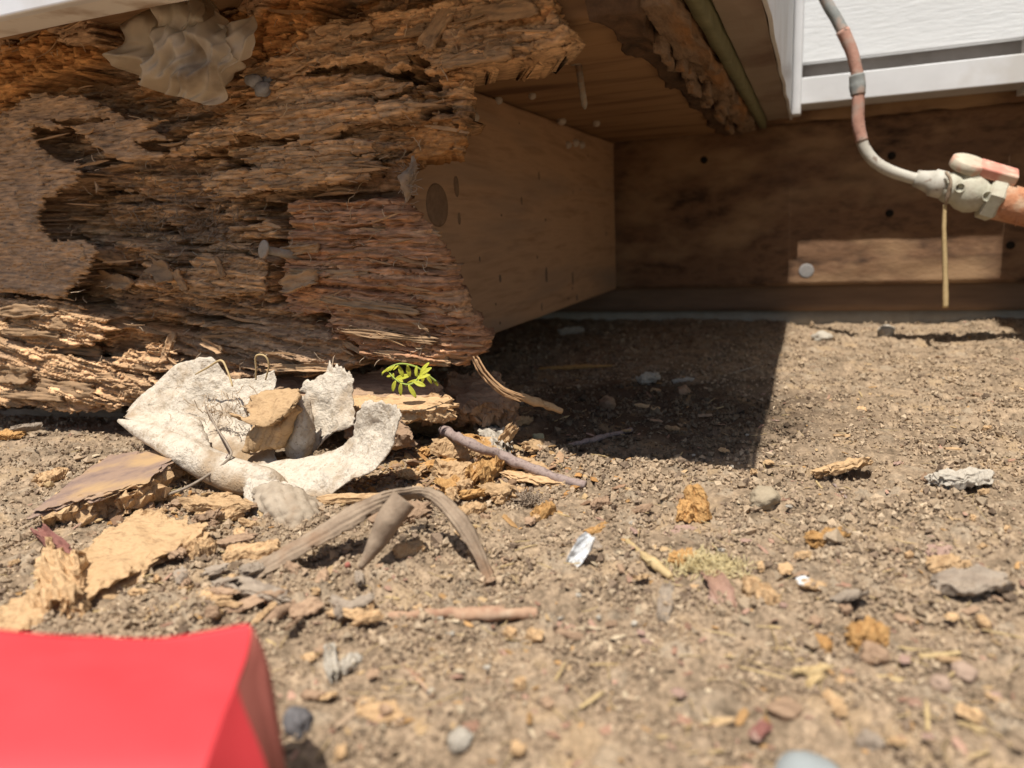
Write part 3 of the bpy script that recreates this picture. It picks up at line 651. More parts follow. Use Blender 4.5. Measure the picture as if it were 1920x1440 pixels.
for i, (x0, y0, x1, y1, wd, th, dY, tl, cu) in enumerate([
    (795, 95, 862, -8, .010, .004, -.006, .1, .1), (640, 60, 700, 48, .007, .003, -.004, -.3, 0), (700, 72, 800, 55, .006, .003, -.003, .2, 0), (830, 118, 960, 98, .008, .004, -.004, .1, 0),
    (905, 100, 1068, 72, .009, .004, -.003, .2, .1), (880, 30, 1010, 12, .010, .003, -.003, -.2, 0), (660, 245, 800, 205, .005, .003, -.003, .5, 0), (560, 262, 640, 250, .006, .003, -.003, .4, 0),
    (528, 470, 600, 462, .006, .003, -.004, -.4, .2), (530, 540, 596, 518, .011, .003, -.004, .2, .25), (540, 510, 700, 515, .005, .003, -.002, .2, 0), (600, 560, 790, 585, .006, .003, -.002, .3, 0),
    (640, 620, 820, 640, .005, .002, -.002, .2, 0), (700, 420, 830, 440, .005, .003, -.001, .2, 0), (640, 640, 700, 672, .004, .002, -.002, .4, 0), (700, 660, 850, 680, .006, .003, -.002, .2, 0),
    (0, 585, 110, 582, .010, .004, -.002, .3, 0), (90, 605, 230, 608, .012, .004, -.003, .4, 0), (0, 622, 120, 628, .006, .003, -.003, .4, 0), (40, 650, 200, 660, .010, .004, -.003, .5, 0), (150, 672, 300, 690, .008, .003, -.003, .4, 0),
    (0, 700, 60, 706, .014, .005, -.002, .2, .2), (70, 722, 180, 735, .012, .004, -.004, .3, 0), (180, 705, 290, 715, .007, .003, -.003, .5, 0), (230, 740, 300, 730, .008, .003, -.003, .3, 0), (0, 738, 120, 746, .007, .003, -.003, .4, 0),
    (500, 690, 640, 690, .006, .003, -.004, .3, .2), (300, 660, 345, 700, .008, .0025, -.010, .2, .4), (345, 690, 420, 700, .007, .0025, -.008, .2, .5), (330, 625, 310, 680, .006, .0025, -.010, .0, .4), (380, 640, 420, 660, .006, .0025, -.008, .4, .4),
    (285, 495, 330, 520, .014, .002, -.008, .2, .3), (150, 470, 240, 490, .010, .003, -.002, .3, 0), (170, 520, 250, 535, .012, .003, -.002, .4, .2), (405, 480, 420, 520, .004, .002, -.004, .2, 0), (330, 505, 350, 545, .006, .002, -.006, .2, .2)]):
    flake(x0, y0, x1, y1, wd, th, dY, 300 + i, tilt=tl, curl=cu)
# hairs, cobweb fibres and dust caught on the face: uncountable
def hairs(n, seed, gen, rad=(.00012, .0003)):
    r = np.random.default_rng(seed); VV = []; FF = []
    for k in range(n):
        p, d, L = gen(r); q = [p]; d = d / np.linalg.norm(d)
        for s in range(4): d = d + .55 * r.normal(size=3) * .6; d = d / np.linalg.norm(d); q.append(q[-1] + d * L / 4)
        V, F = tubev(np.array(q), [r.uniform(*rad)] * 2, 8, 3); o = sum(len(v) for v in VV); VV.append(V); FF += [tuple(i + o for i in f) for f in F]
    return np.vstack(VV), FF
def g_face(r):
    while True:
        x, y = r.uniform(0, 880), r.uniform(20, 720)
        if sdpoly(np.array([x]), np.array([y]), OUT)[0] > 4: break
    return beam_Y(x, y, -.0006), np.array([r.normal(), -.8, r.normal() * .8]), r.uniform(.003, .010)
def g_hollow(r):
    x, y = 335 + 55 * r.normal(), 410 + 38 * r.normal(); return beam_Y(x, y, -.001), np.array([r.normal(), -.7, r.normal()]), r.uniform(.004, .012)
M_hair = mat('fibre', [(.42, .30, .19), (.55, .42, .28)], scale=100, bump=0, rough=.8)
M_web = mat('dust_fibre', [(.24, .175, .12), (.36, .28, .20)], scale=100, bump=0, rough=.8)
V, F = hairs(420, 1, g_face); tag(obj('fibres', V, F, M_hair, beam), kind='stuff')
V, F = hairs(260, 2, g_hollow, (.0001, .0004)); tag(obj('matted_debris', V, F, M_web, beam), kind='stuff')
# ================================================================== THINGS ON THE GROUND
M_tan = mat('tan_rot', [(.26, .155, .075), (.50, .33, .175), (.39, .245, .12)], scale=330, stretch=(.5, 1, 1), bump=.9, bscale=700, bdist=.0008, rnd_amt=.12)
M_org = mat('orange_rot', [(.28, .145, .05), (.48, .275, .105), (.38, .205, .07)], scale=320, bump=.9, bscale=800, bdist=.0008, rnd_amt=.12)
M_brn = mat('brown_wood', [(.17, .105, .065), (.34, .225, .14), (.25, .16, .10)], scale=220, stretch=(.4, 1, 1), bump=.8, bscale=700, bdist=.0007, rnd_amt=.15)
M_gryw = mat('grey_wood', [(.22, .17, .125), (.34, .275, .205)], scale=220, stretch=(.4, 1, 1), bump=.6, rnd_amt=.1)
M_stone = mat('pale_stone', [(.33, .285, .225), (.47, .42, .34)], scale=260, bump=.8, bscale=900, spots=((.25, .20, .15), 500), rnd_amt=.1)
M_dstone = mat('dark_stone', [(.09, .085, .085), (.17, .155, .15)], scale=200, bump=.5, rough=.7)
M_wht = mat('white_chip', [(.52, .52, .51), (.66, .66, .64)], scale=200, bump=.5, blotch=(.50, .46, .40), blotch_scale=120)
M_leaf = mat('brown_leaf', [(.30, .17, .12), (.42, .26, .18)], scale=160, bump=.5, rough=.6, spec=.35, trans=.15)
M_pinkl = mat('pink_leaf', [(.34, .215, .165), (.44, .295, .225)], scale=160, bump=.4, trans=.15)
M_maroon = mat('maroon_leaf', [(.19, .075, .06), (.28, .13, .10)], scale=160, bump=.4, trans=.1)
M_twig = mat('twig_bark', [(.13, .09, .08), (.31, .235, .20), (.22, .155, .135)], scale=420, stretch=(1, 1, 1), bump=.7, bscale=900, bdist=.0004)
M_rtwig = mat('red_twig', [(.22, .10, .06), (.38, .24, .15), (.28, .145, .09)], scale=120, bump=.5, blotch=(.42, .30, .20), blotch_scale=90)
M_straw = mat('straw', [(.38, .27, .13), (.50, .37, .19)], scale=200, bump=.3, rough=.6)
M_paper = mat('felt_paper', [(.33, .25, .165), (.60, .52, .41), (.46, .38, .28)], scale=170, detail=10, bump=1., bscale=520, bdist=.0014, rough=.92, blotch=(.33, .225, .13), blotch_scale=32, spots=((.34, .265, .185), 800))
M_paperg = mat('grey_felt', [(.28, .22, .155), (.44, .36, .265)], scale=140, bump=.8, bscale=300, bdist=.0009, rough=.95, blotch=(.26, .19, .125), blotch_scale=70)
M_strip = mat('bark_strip', [(.19, .135, .09), (.34, .255, .175)], scale=160, bump=.7, bscale=450, bdist=.0007, blotch=(.24, .15, .09), blotch_scale=60)

def up_solid(e1, e2, wd, th, m, name, label, cat, seed, lift=(0, 0), n=(26, 12, 5), tilt=0., rag=.22, curl=0., group=None, par=None, mode='lie', fibre=.35, bendu=0.):
    """irregular chip whose long axis runs between two photo pixels on the ground"""
    if mode == 'lie': a = G(*e1, lift[0] + th / 2); b = G(*e2, lift[1] + th / 2)
    else:
        a = G(*e1, lift[0]); b = onY(*e2, a[1] + lift[1])
    d = b - a; L = np.linalg.norm(d); d = d / L
    V0, F = boxgrid(*n); V = V0.copy(); u, v, s = V[:, 0].copy(), V[:, 1].copy(), V[:, 2].copy()
    nv = np.array([0, 0, 1.0]) if mode == 'lie' else np.array([0, -1.0, .35])
    nv = nv - d * (nv @ d); nv /= np.linalg.norm(nv); sd_ = np.cross(nv, d)
    if tilt:
        c_, s_ = math.cos(tilt), math.sin(tilt); nv, sd_ = nv * c_ - sd_ * s_, sd_ * c_ + nv * s_
    e = rag * (1.3 * noise2(v * 2.2 + seed * 3.1, s * 1.1, seed) + 1.3 * noise2(v * 7 + seed, s * 5, seed + 1))
    uu = u + np.abs(u) ** 5 * np.sign(u) * e
    pw = (1 - .22 * np.abs(u) ** 3) * (1 + rag * 1.2 * noise2(u * 1.5 + seed, np.sign(v) * 2.0 + s * .3, seed + 2) + rag * .7 * noise2(u * 7, np.sign(v) * 3.0 + s, seed + 3))
    vv = v * pw + .10 * noise2(u * .9 + seed, s * 4, seed + 9) * np.abs(v) ** 4
    hh = s * th / 2 * (1 - .2 * np.maximum(np.abs(u), np.abs(v)) ** 6) * (1 + .55 * noise2(u * 1.1 + seed, v * 6, seed + 10)) + fibre * th * (fbm2(u * 1.6 + seed, v * 3, 3, seed + 4)) + curl * wd * (v * v) + bendu * L * (u * u)
    W = (a + b) / 2 + np.outer(uu * L / 2, d) + np.outer(vv * wd / 2, sd_) + np.outer(hh, nv)
    crum = {M_org.name: .10, M_tan.name: .07}.get(m.name, .05)
    dd = np.stack([fbm3(W * 420 + k * 7, 4, seed + k) for k in range(3)], -1); W = W + dd * min(max(th, .003), wd) * crum
    o = obj(name, W, F, m, par, smooth=False)
    if par is None: tag(o, label, cat, group)
    return o
def lumpy(x, y, rx, rz, m, name, label, cat, seed, amp=.3, freq=1.3, group=None, sink=.35, par=None, rough=.12, ry=None):
    """stone or clod: radii in mm"""
    p = G(x, y); V0, F = boxgrid(9, 9, 9); N = V0 / np.linalg.norm(V0, axis=1)[:, None]
    r = 1 + amp * fbm3(N * freq + seed * 3.3, 2, seed) + rough * fbm3(N * 4.5 + seed, 2, seed + 7)
    W = N * r[:, None] * np.array([rx, ry or rx * .9, rz]) / 1000.; W[:, 2] += rz / 1000. * (1 - sink)
    th = rnd.uniform(0, 6.28); c_, s_ = math.cos(th), math.sin(th)
    W[:, :2] = W[:, :2] @ np.array([[c_, s_], [-s_, c_]])
    o = obj(name, W + p, F, m, par)
    if par is None: tag(o, label, cat, group)
    return o
def leafv(pts, nu=14, nv=7, wfun=None): pass
def ctrl(rows): return [[onY(x, y, Y) for (x, y, Y) in r] for r in rows]
def ragged(S, amt, seed, freq=9.):
    """pull a sheet's border in and out so that its edge is torn"""
    nu, nv = S.shape[:2]; S = S.copy()
    for j in range(nv):
        for (i, i2) in ((0, 3), (nu - 1, nu - 4)):
            k = amt * (noise2(np.array([j * freq / nv + seed]), np.array([i * 1.7]), seed)[0] + .5 * noise2(np.array([j * freq * 3 / nv]), np.array([i * 1.3]), seed + 1)[0])
            S[i, j] += (S[i2, j] - S[i, j]) * k
    for i in range(nu):
        for (j, j2) in ((0, 3), (nv - 1, nv - 4)):
            k = amt * (noise2(np.array([i * freq / nu + seed]), np.array([j * 2.1]), seed + 2)[0] + .5 * noise2(np.array([i * freq * 3 / nu]), np.array([j * 1.1]), seed + 3)[0])
            S[i, j] += (S[i, j2] - S[i, j]) * k
    return S
def sheet(name, rows, m, par, seed, nu=46, nv=60, th=.0009, wr=.0012, wf=70., rag=.6, fine=.0003, quilt=0.):
    S = gridsurf(ctrl(rows), nu, nv)
    du = np.gradient(S, axis=0); dv = np.gradient(S, axis=1); N = np.cross(du, dv); N /= np.linalg.norm(N, axis=2)[..., None] + 1e-12
    S = S + N * (wr * fbm3(S * wf + seed, 3, seed) + fine * fbm3(S * 420, 3, seed + 3) + fine * 1.5 * np.abs(fbm3(S * 200 + 3, 2, seed + 5)))[..., None]
    if quilt: ui, vi = np.meshgrid(np.arange(nu), np.arange(nv), indexing='ij'); S = S + N * (quilt * np.abs(np.sin(ui * .42 + .15 * vi) * np.sin(vi * .42 - .1 * ui)))[..., None]
    S = ragged(S, rag, seed)
    V, F = thicken(S, th); return obj(name, V, F, m, par)

# ---- torn curled felt paper, the pale heap in front of the beam
tp = empty('torn_paper', tuple(G(470, 900)), 'large torn sheet of cream felt paper curled on the soil', 'paper')
# back flap leaning on the beam
sheet('back_flap', [
    [(236, 760, .338), (292, 722, .344), (342, 680, .350), (398, 672, .352), (428, 708, .352), (470, 708, .352), (512, 694, .352)],
    [(234, 772, .334), (292, 748, .339), (345, 738, .343), (395, 738, .347), (432, 746, .348), (470, 750, .348), (516, 742, .348)],
    [(234, 780, .329), (292, 776, .333), (348, 782, .336), (395, 788, .339), (436, 796, .340), (474, 804, .340), (514, 808, .340)],
    [(240, 790, .322), (300, 808, .322), (352, 826, .322), (402, 846, .322), (444, 862, .322), (484, 874, .322), (520, 880, .324)]], M_paper, tp, 3, 60, 90, wr=.0026, wf=60, th=.0007)
# lobed inner fold seen over the roll
sheet('inner_fold', [
    [(296, 806, .318), (318, 786, .319), (345, 778, .320), (372, 790, .320), (386, 812, .319)],
    [(296, 826, .312), (322, 814, .311), (348, 806, .311), (374, 816, .311), (392, 832, .311)],
    [(300, 842, .309), (324, 838, .307), (350, 838, .306), (376, 846, .305), (398, 856, .305)]], M_paper, tp, 4, 26, 30, wr=.0010, wf=90, th=.0007, rag=.3)
# front roll, a loose tube of the same sheet
P_ = [onY(x, y, Y) for x, y, Y in ((222, 788, .317), (262, 806, .309), (305, 826, .303), (350, 850, .299), (400, 876, .297), (450, 896, .295), (505, 908, .297), (545, 926, .306))]
V, F = tubev(P_, [.0012, .0048, .0066, .0082, .0092, .0094, .0078, .0030], 90, 26, 0.); V = V + (.0020 * fbm3(V * 65, 3, 6) + .0012 * (.5 - np.abs(fbm3(V * np.array([60., 60., 190.]), 2, 9))) + .0004 * fbm3(V * 300, 3, 8))[:, None] * np.array([.2, -.7, .7]); obj('front_roll', V, F, M_paper, tp)
# wing curling up to the right
sheet('side_wing', [
    [(460, 862, .318), (520, 868, .320), (580, 858, .322), (632, 842, .324), (664, 815, .324), (672, 782, .322), (690, 752, .320)],
    [(468, 884, .308), (530, 884, .312), (592, 874, .315), (650, 856, .317), (692, 822, .317), (708, 788, .316), (720, 754, .314)],
    [(474, 906, .300), (538, 900, .304), (600, 894, .307), (660, 874, .309), (708, 842, .310), (730, 806, .310), (744, 764, .309)],
    [(480, 940, .295), (546, 924, .298), (602, 934, .300), (652, 908, .302), (704, 880, .304), (738, 836, .305), (758, 778, .306)]], M_paper, tp, 5, 44, 80, wr=.0018, wf=60, th=.0007)
# leg dropping to the soil
sheet('front_leg', [
    [(456, 895, .290), (486, 900, .287), (520, 902, .287), (560, 912, .291)],
    [(462, 935, .283), (484, 942, .280), (515, 945, .280), (552, 945, .284)],
    [(466, 978, .276), (484, 988, .273), (505, 985, .273), (530, 980, .276)]], M_paper, tp, 7, 26, 26, wr=.0008)
# quilted grey underlayer
sheet('grey_underlayer', [
    [(474, 922, .284), (512, 906, .284), (545, 912, .285), (580, 930, .287), (604, 944, .290)],
    [(484, 948, .276), (516, 940, .273), (548, 944, .273), (584, 958, .277), (612, 968, .284)],
    [(498, 978, .270), (524, 976, .266), (552, 980, .266), (582, 988, .270), (606, 988, .278)],
    [(520, 1006, .264), (538, 1014, .261), (558, 1018, .261), (578, 1014, .265), (592, 1006, .270)]], M_paperg, tp, 9, 44, 44, wr=.0016, wf=110, rag=.9, quilt=.0010)
# upright flap behind, right, and the oval curl in front of it
sheet('upright_flap', [
    [(566, 722, .350), (600, 702, .352), (626, 684, .353), (650, 694, .353), (664, 714, .352)],
    [(572, 752, .347), (600, 742, .349), (628, 738, .349), (650, 742, .349), (660, 746, .349)],
    [(580, 784, .344), (602, 778, .346), (628, 776, .346), (652, 778, .346), (668, 782, .346)],
    [(584, 812, .342), (604, 808, .343), (626, 806, .343), (644, 796, .343), (660, 800, .343)],
    [(578, 858, .338), (592, 846, .339), (598, 832, .340), (604, 822, .340), (612, 812, .341)]], M_paper, tp, 11, 46, 40, wr=.0018, wf=70, rag=1.3, th=.0007)
sheet('oval_curl', [
    [(536, 748, .336), (552, 744, .333), (566, 742, .332), (580, 752, .336)],
    [(532, 790, .334), (552, 790, .329), (572, 788, .328), (588, 792, .334)],
    [(534, 830, .333), (552, 834, .328), (572, 832, .327), (588, 828, .333)],
    [(540, 856, .334), (552, 862, .331), (566, 862, .330), (578, 854, .334)]], M_paper, tp, 13, 34, 22, wr=.0006, rag=.3)
# ---- rotten chip caught in the paper
cc_ = empty('cupped_chip', tuple(G(510, 850)), 'cupped rotten wood chip wedged in the torn paper', 'wood chip')
sheet('cap', [
    [(462, 762, .330), (492, 738, .332), (528, 729, .333), (562, 730, .332)],
    [(470, 778, .322), (498, 762, .324), (530, 752, .325), (562, 740, .326)],
    [(462, 788, .318), (492, 786, .317), (524, 776, .317), (556, 752, .319)],
    [(430, 776, .318), (480, 798, .315), (514, 794, .315), (548, 762, .317)]], M_tan, cc_, 15, 30, 34, th=.0022, wr=.0016, wf=120)
for k in range(7):
    x0 = 470 + k * 11; a = onY(x0 - 8 - k * .5, 846 - k * 2.0, .322 + .0005 * k); b = onY(x0 + 22, 786 - k * 4, .327)
    V, F = tubev([a, (a + b) / 2 + np.array([0, -.0015, .001]), b], [.0026, .0034, .0030], 16, 8, .55, 40 + k); obj('fibre_bundle', V, F, M_tan, cc_)

# ---- bark-faced chunk and slabs at the left
def slab(c4, th, m_top, name, label, cat, seed, n=(44, 22, 6), rag=.12, under=None, ridge=.25, fr=26.):
    """c4: four top corners (px, py, Y) around; thickness hangs below; crumbly sides"""
    A, B, C, D = [G(c[0], c[1], -c[2]) if c[2] <= 0 else onY(*c) for c in c4]; V0, F = boxgrid(*n); V = V0.copy(); u = (V[:, 0] + 1) / 2; v = (V[:, 1] + 1) / 2; s = (1 - V[:, 2]) / 2
    u2 = u + rag * (noise2(v * 3 + seed, s * 2, seed) + .6 * noise2(v * 9, s * 4, seed + 1)) * np.abs(V[:, 0]) ** 4
    v2 = v + rag * (noise2(u * 4 + seed, s * 2, seed + 2) + .6 * noise2(u * 13, s * 5, seed + 3)) * np.abs(V[:, 1]) ** 4
    T = ((A * (1 - u2)[:, None] + B * u2[:, None]) * (1 - v2)[:, None] + (D * (1 - u2)[:, None] + C * u2[:, None]) * v2[:, None])
    N = np.cross(B - A, D - A); N /= np.linalg.norm(N); N = N if N[2] > 0 else -N
    W = T - np.outer(s * th * (1 + .5 * noise2(u * 3, v * 3, seed + 5)), N) + np.outer(ridge * th * fbm2(u * 2 + seed, v * 4, 3, seed + 6) * .6, N)
    side = (np.maximum(np.abs(V[:, 0]), np.abs(V[:, 1])) > .93) | (s > .3)
    d = np.stack([fbm3(W * 260 + k * 5, 3, seed + 8 + k) for k in range(3)], -1); W = W + d * th * .16 * side[:, None] + d * th * .03
    o = obj(name, W, F, m_top, smooth=False); return tag(o, label, cat)
M_barktop = mat('purple_bark', [(.14, .10, .095), (.30, .20, .14), (.22, .15, .12)], scale=60, bump=.5, blotch=(.42, .27, .135), blotch_scale=40, rough=.6, spec=.3)
ck = empty('bark_chunk', tuple(G(190, 960)), 'thick wood chunk with dark weathered top and crumbly orange edge', 'wood chunk')
def child(o, par):
    w_ = np.array(o.location); o.parent = par; o.location = tuple(w_ - np.array(par.location))
    for kk in ('label', 'category'):
        if kk in o: del o[kk]
    return o
child(slab([(205, 852, -.011), (346, 840, -.017), (268, 905, -.018), (60, 958, -.009)], .0028, M_barktop, 'weathered_top', 'x', 'x', 21, rag=.07), ck)
child(slab([(205, 856, -.009), (344, 846, -.0145), (270, 914, -.0145), (74, 966, -.0062)], .016, M_tan, 'crumbly_body', 'x', 'x', 22, n=(60, 26, 8), rag=.14, ridge=.1), ck)
slab([(250, 958, -.005), (388, 986, -.009), (160, 1116, -.005), (128, 1052, -.004)], .006, M_tan, 'tan_slab', 'broad flat tan rotten slab lying below the dark chunk', 'wood slab', 25, n=(60, 30, 5), rag=.10, ridge=.35)
slab([(86, 1032, -.008), (150, 1036, -.010), (138, 1128, -.009), (46, 1148, -.005)], .011, M_tan, 'rotten_lump', 'crumbly tan lump of rotten wood at the left edge', 'wood chunk', 27, n=(30, 30, 8), rag=.16, ridge=.9)
slab([(-20, 1150, -.004), (50, 1112, -.005), (100, 1150, -.004), (10, 1185, -.003)], .005, M_tan, 'thin_slab', 'thin tan slab behind the red handle at far left', 'wood slab', 28, rag=.12, ridge=.4)
slab([(440, 690, .402), (800, 698, .402), (838, 752, .372), (520, 752, .366)], .013, M_brn, 'fallen_plank', 'flat brown rotten plank lying under the split block', 'plank', 31, n=(90, 30, 8), rag=.06, ridge=.15)
slab([(640, 742, .372), (836, 742, .370), (842, 768, .360), (650, 776, .358)], .008, M_tan, 'pale_plank_edge', 'pale sunlit layer of plank below the green sprig', 'plank', 33, n=(70, 14, 6), rag=.10, ridge=.2)
slab([(640, 780, .366), (752, 782, .364), (770, 812, .348), (650, 822, .344)], .009, M_brn, 'red_brown_block', 'reddish charred block between paper and plank', 'wood chunk', 34, n=(40, 16, 6), rag=.08)
slab([(835, 700, .420), (935, 705, .415), (960, 752, .392), (850, 762, .388)], .016, M_brn, 'dark_block', 'dark brown broken block behind the crumb heap', 'wood chunk', 35, n=(40, 20, 8), rag=.10)
slab([(-60, 770, .415), (225, 762, .405), (228, 822, .392), (-60, 840, .392)], .006, M_gryw, 'buried_board', 'grey board in the dark gap under the beam', 'board', 37, n=(50, 16, 4), rag=.03)

# ---- curled bark strip with a rolled cone
st = empty('curled_strip', tuple(G(700, 1020)), 'long curled grey brown bark strip arching over the soil', 'bark strip')
def strip_pts(L): return [onY(x, y, Y) for x, y, Y in L]
U = strip_pts([(370, 1104, .210), (470, 1062, .222), (560, 1012, .232), (640, 960, .244), (702, 930, .252), (765, 915, .258), (818, 920, .260), (868, 962, .254), (902, 1022, .250), (924, 1075, .246), (946, 1118, .240)])
Lw = strip_pts([(395, 1126, .202), (486, 1084, .214), (568, 1038, .225), (648, 996, .238), (702, 962, .248), (762, 938, .262), (806, 938, .258), (848, 985, .248), (884, 1036, .244), (908, 1086, .240), (930, 1130, .234)])
C_ = np.stack([U, [(a + b) / 2 + np.array([0, -.002, .001]) for a, b in zip(U, Lw)], Lw]); S = gridsurf(C_, 14, 120)
S = S + (.0009 * fbm3(S * 120, 3, 5) + .0005 * np.sin(np.linspace(0, 25, 14))[:, None])[..., None] * np.array([.3, -.6, .7]); S = ragged(S, .5, 8, 30); V, F = thicken(S, .0009); obj('strip', V, F, M_strip, st)
a = onY(758, 936, .246); b = G(676, 1064, .002); d = b - a
V, F = tubev([a, a + d * .3 + np.array([0, -.001, .001]), a + d * .65, b], [.0058, .0056, .0036, .0012], 40, 16, .10, 4); obj('rolled_cone', V, F, M_strip, st)

# ---- twigs and sticks
def twig(pts, R, m, name, label, cat, seed, lift=0., n=70, seg=12, rough=.34, group=None, par=None):
    P_ = [G(x, y, l + R[0]) for (x, y, l) in pts]; V, F = tubev(P_, R, n, seg, rough, seed); o = obj(name, V, F, m, par)
    if par is None: tag(o, label, cat, group)
    return o
twig([(832, 808, .010), (880, 830, .010), (940, 855, .008), (1000, 880, .004), (1050, 898, .002), (1098, 910, 0)], [.0030, .0026, .0030, .0026, .0028, .0022], M_twig, 'twig', 'purplish grey twig lying across the crumb heap', 'twig', 51)
twig([(1066, 836, 0), (1120, 822, .001), (1184, 806, 0)], [.0014, .0018, .0012], M_twig, 'twig', 'small dull twig lying in the shadow of the bay', 'twig', 52)
twig([(690, 1162, 0), (770, 1153, .001), (860, 1150, .0012), (950, 1150, .001), (1006, 1150, 0)], [.0014, .0018, .0021, .0023, .0019], M_rtwig, 'twig', 'straight reddish brown twig in front of the curled strip', 'twig', 53)
twig([(1044, 1184, 0), (1080, 1194, .001), (1106, 1200, 0)], [.0012, .0016, .001], M_brn, 'twig', 'short dark twig right of the reddish twig', 'twig', 54)
twig([(755, 1245, 0), (782, 1272, 0), (812, 1305, 0)], [.0006, .0008, .0005], M_rtwig, 'twig', 'thin forked reddish stem below the reddish twig', 'twig', 55)
twig([(1640, 1268, 0), (1690, 1278, 0), (1732, 1284, 0)], [.0008, .0010, .0006], M_straw, 'stick', 'thin tan stick near the lower right pebbles', 'stick', 56)
twig([(1724, 1232, 0), (1760, 1229, 0), (1800, 1224, 0)], [.0010, .0010, .0006], M_straw, 'stick', 'short pale stick above the lower right pebbles', 'stick', 57)
twig([(1176, 1014, 0), (1205, 1040, .001), (1235, 1062, .001), (1258, 1082, 0)], [.0010, .0014, .0019, .0012], M_straw, 'wood_sliver', 'long yellow wood sliver pointing at the fuzzy mould', 'wood sliver', 58, rough=.3)
twig([(1368, 702, 0), (1400, 692, .001), (1432, 683, 0)], [.001, .001, .0007], M_gryw, 'stick', 'straight pale stick near the shadow edge', 'stick', 59)
twig([(490, 1172, 0), (520, 1150, .002), (552, 1128, .003)], [.001, .0022, .001], M_brn, 'stick', 'dark curled stem above the red handle', 'stick', 60)
twig([(500, 1200, 0), (530, 1220, 0), (565, 1245, 0)], [.0005, .0006, .0004], M_straw, 'stick', 'thin straw right of the red handle top', 'stick', 61)
twig([(320, 1140, 0), (370, 1137, .001), (420, 1132, 0)], [.0009, .0011, .0008], M_straw, 'stick', 'tan stick lying above the red handle', 'stick', 62)
twig([(1010, 692, .001), (1080, 688, .002), (1152, 686, .001)], [.0015, .0022, .0012], M_org, 'wood_sliver', 'orange sliver lying in the deep shadow', 'wood sliver', 63)
twig([(1560, 905, 0), (1580, 925, 0), (1592, 940, 0)], [.0006, .0006, .0004], M_twig, 'stick', 'tiny stem below the striped chip', 'stick', 64)
twig([(1815, 858, 0), (1828, 872, 0), (1840, 884, 0)], [.0006, .0006, .0004], M_twig, 'stick', 'tiny stem above the grey flake', 'stick', 65)
# hanging torn fibre bundle at the beam's broken tip
tb = empty('torn_fibre', tuple(G(1050, 772)), 'bundle of torn wood fibres drooping from the broken beam to soil', 'wood fibre')
P0 = [onY(900, 690, .372), onY(915, 708, .372), onY(945, 732, .374)]
for k in range(9):
    jx, jy = rnd.uniform(-7, 7), rnd.uniform(-5, 5); e = .372 + rnd.uniform(-.003, .003)
    V, F = tubev([onY(892 + jx, 672 + jy, e), onY(908 + jx * 1.2, 700 + jy, e), onY(940 + jx, 732 + jy * 1.4, e + .002), onY(975 + 2 * jx, 748 + jy * 1.5, e + .006)], [.0005, .0006, .0003], 24, 5, .3, k); obj('fibre', V, F, M_sliver, tb)
V, F = tubev([onY(928, 727, .374), onY(970, 742, .384), onY(1010, 756, .392), onY(1054, 771, .400)], [.0013, .0022, .0024, .0016], 40, 8, .35, 77); obj('stick', V, F, M_tan, tb)

# ---- chips, flakes, crumbs that stand out singly
US = up_solid
US((1542, 884), (1618, 866), .0165, .004, M_tan, 'wood_chip', 'pale striped wood chip right of the shadow corner', 'wood chip', 101, tilt=-.45, lift=(.004, .004), rag=.12)
US((1756, 902), (1842, 892), .016, .006, M_stone, 'stone_flake', 'pale grey rough flake beside a brown chip at right', 'stone', 102, tilt=-.25, lift=(.002, .002), rag=.15)
US((1732, 902), (1762, 900), .007, .004, M_brn, 'wood_chip', 'small brown chip touching the pale grey flake', 'wood chip', 103)
US((1318, 978), (1298, 912), .009, .007, M_org, 'wood_chunk', 'larger orange crumbly chunk of the upright pair', 'wood chunk', 104, mode='up', lift=(0, .006), rag=.12, fibre=.12)
US((1284, 978), (1288, 938), .007, .006, M_org, 'wood_chunk', 'smaller orange crumbly chunk of the upright pair', 'wood chunk', 105, mode='up', lift=(0, .004), rag=.12, fibre=.12)
US((1074, 1058), (1108, 1006), .0062, .0022, M_wht, 'paint_chip', 'curled white paint chip standing on the soil', 'paint chip', 106, mode='up', lift=(.0, .004), curl=.35, rag=.1)
US((1108, 1012), (1122, 1032), .004, .003, M_gryw, 'wood_chip', 'grey crumb tucked behind the white paint chip', 'wood chip', 107)
US((1328, 1070), (1364, 1136), .0075, .0012, M_leaf, 'dead_leaf', 'curled reddish brown leaf beside the fuzzy mould', 'leaf', 108, lift=(.003, .001), curl=.35, bendu=-.12)
US((1252, 1100), (1244, 1160), .0048, .0018, M_gryw, 'bark_chip', 'narrow grey chip below the fuzzy mould', 'wood chip', 109, lift=(.001, .001), curl=.15)
US((1402, 1094), (1448, 1132), .0070, .005, M_tan, 'wood_chunk', 'tan chunk right of the curled brown leaf', 'wood chunk', 110, rag=.2)
US((1572, 1128), (1618, 1112), .010, .0012, M_gryw, 'dead_leaf', 'dull grey leaf scrap on bare soil', 'leaf', 111, tilt=-.4, lift=(.002, .003), curl=.1)
US((1522, 1014), (1584, 1008), .008, .005, M_org, 'wood_crumb', 'orange crumb above the white speck on open soil', 'wood crumb', 112, rag=.25)
US((1594, 1194), (1654, 1188), .008, .006, M_org, 'wood_crumb', 'bright orange crumb at lower right', 'wood crumb', 113, rag=.25)
US((1530, 1212), (1552, 1208), .005, .004, M_org, 'wood_crumb', 'small orange crumb left of the bright one', 'wood crumb', 114)
US((1516, 1286), (1546, 1246), .0028, .0012, M_straw, 'wood_sliver', 'yellow wood sliver slanting up at lower right', 'wood sliver', 115, rag=.1)
US((1486, 1258), (1530, 1254), .0020, .001, M_straw, 'wood_sliver', 'thin yellow sliver lying flat left of the slanting one', 'wood sliver', 116, rag=.1)
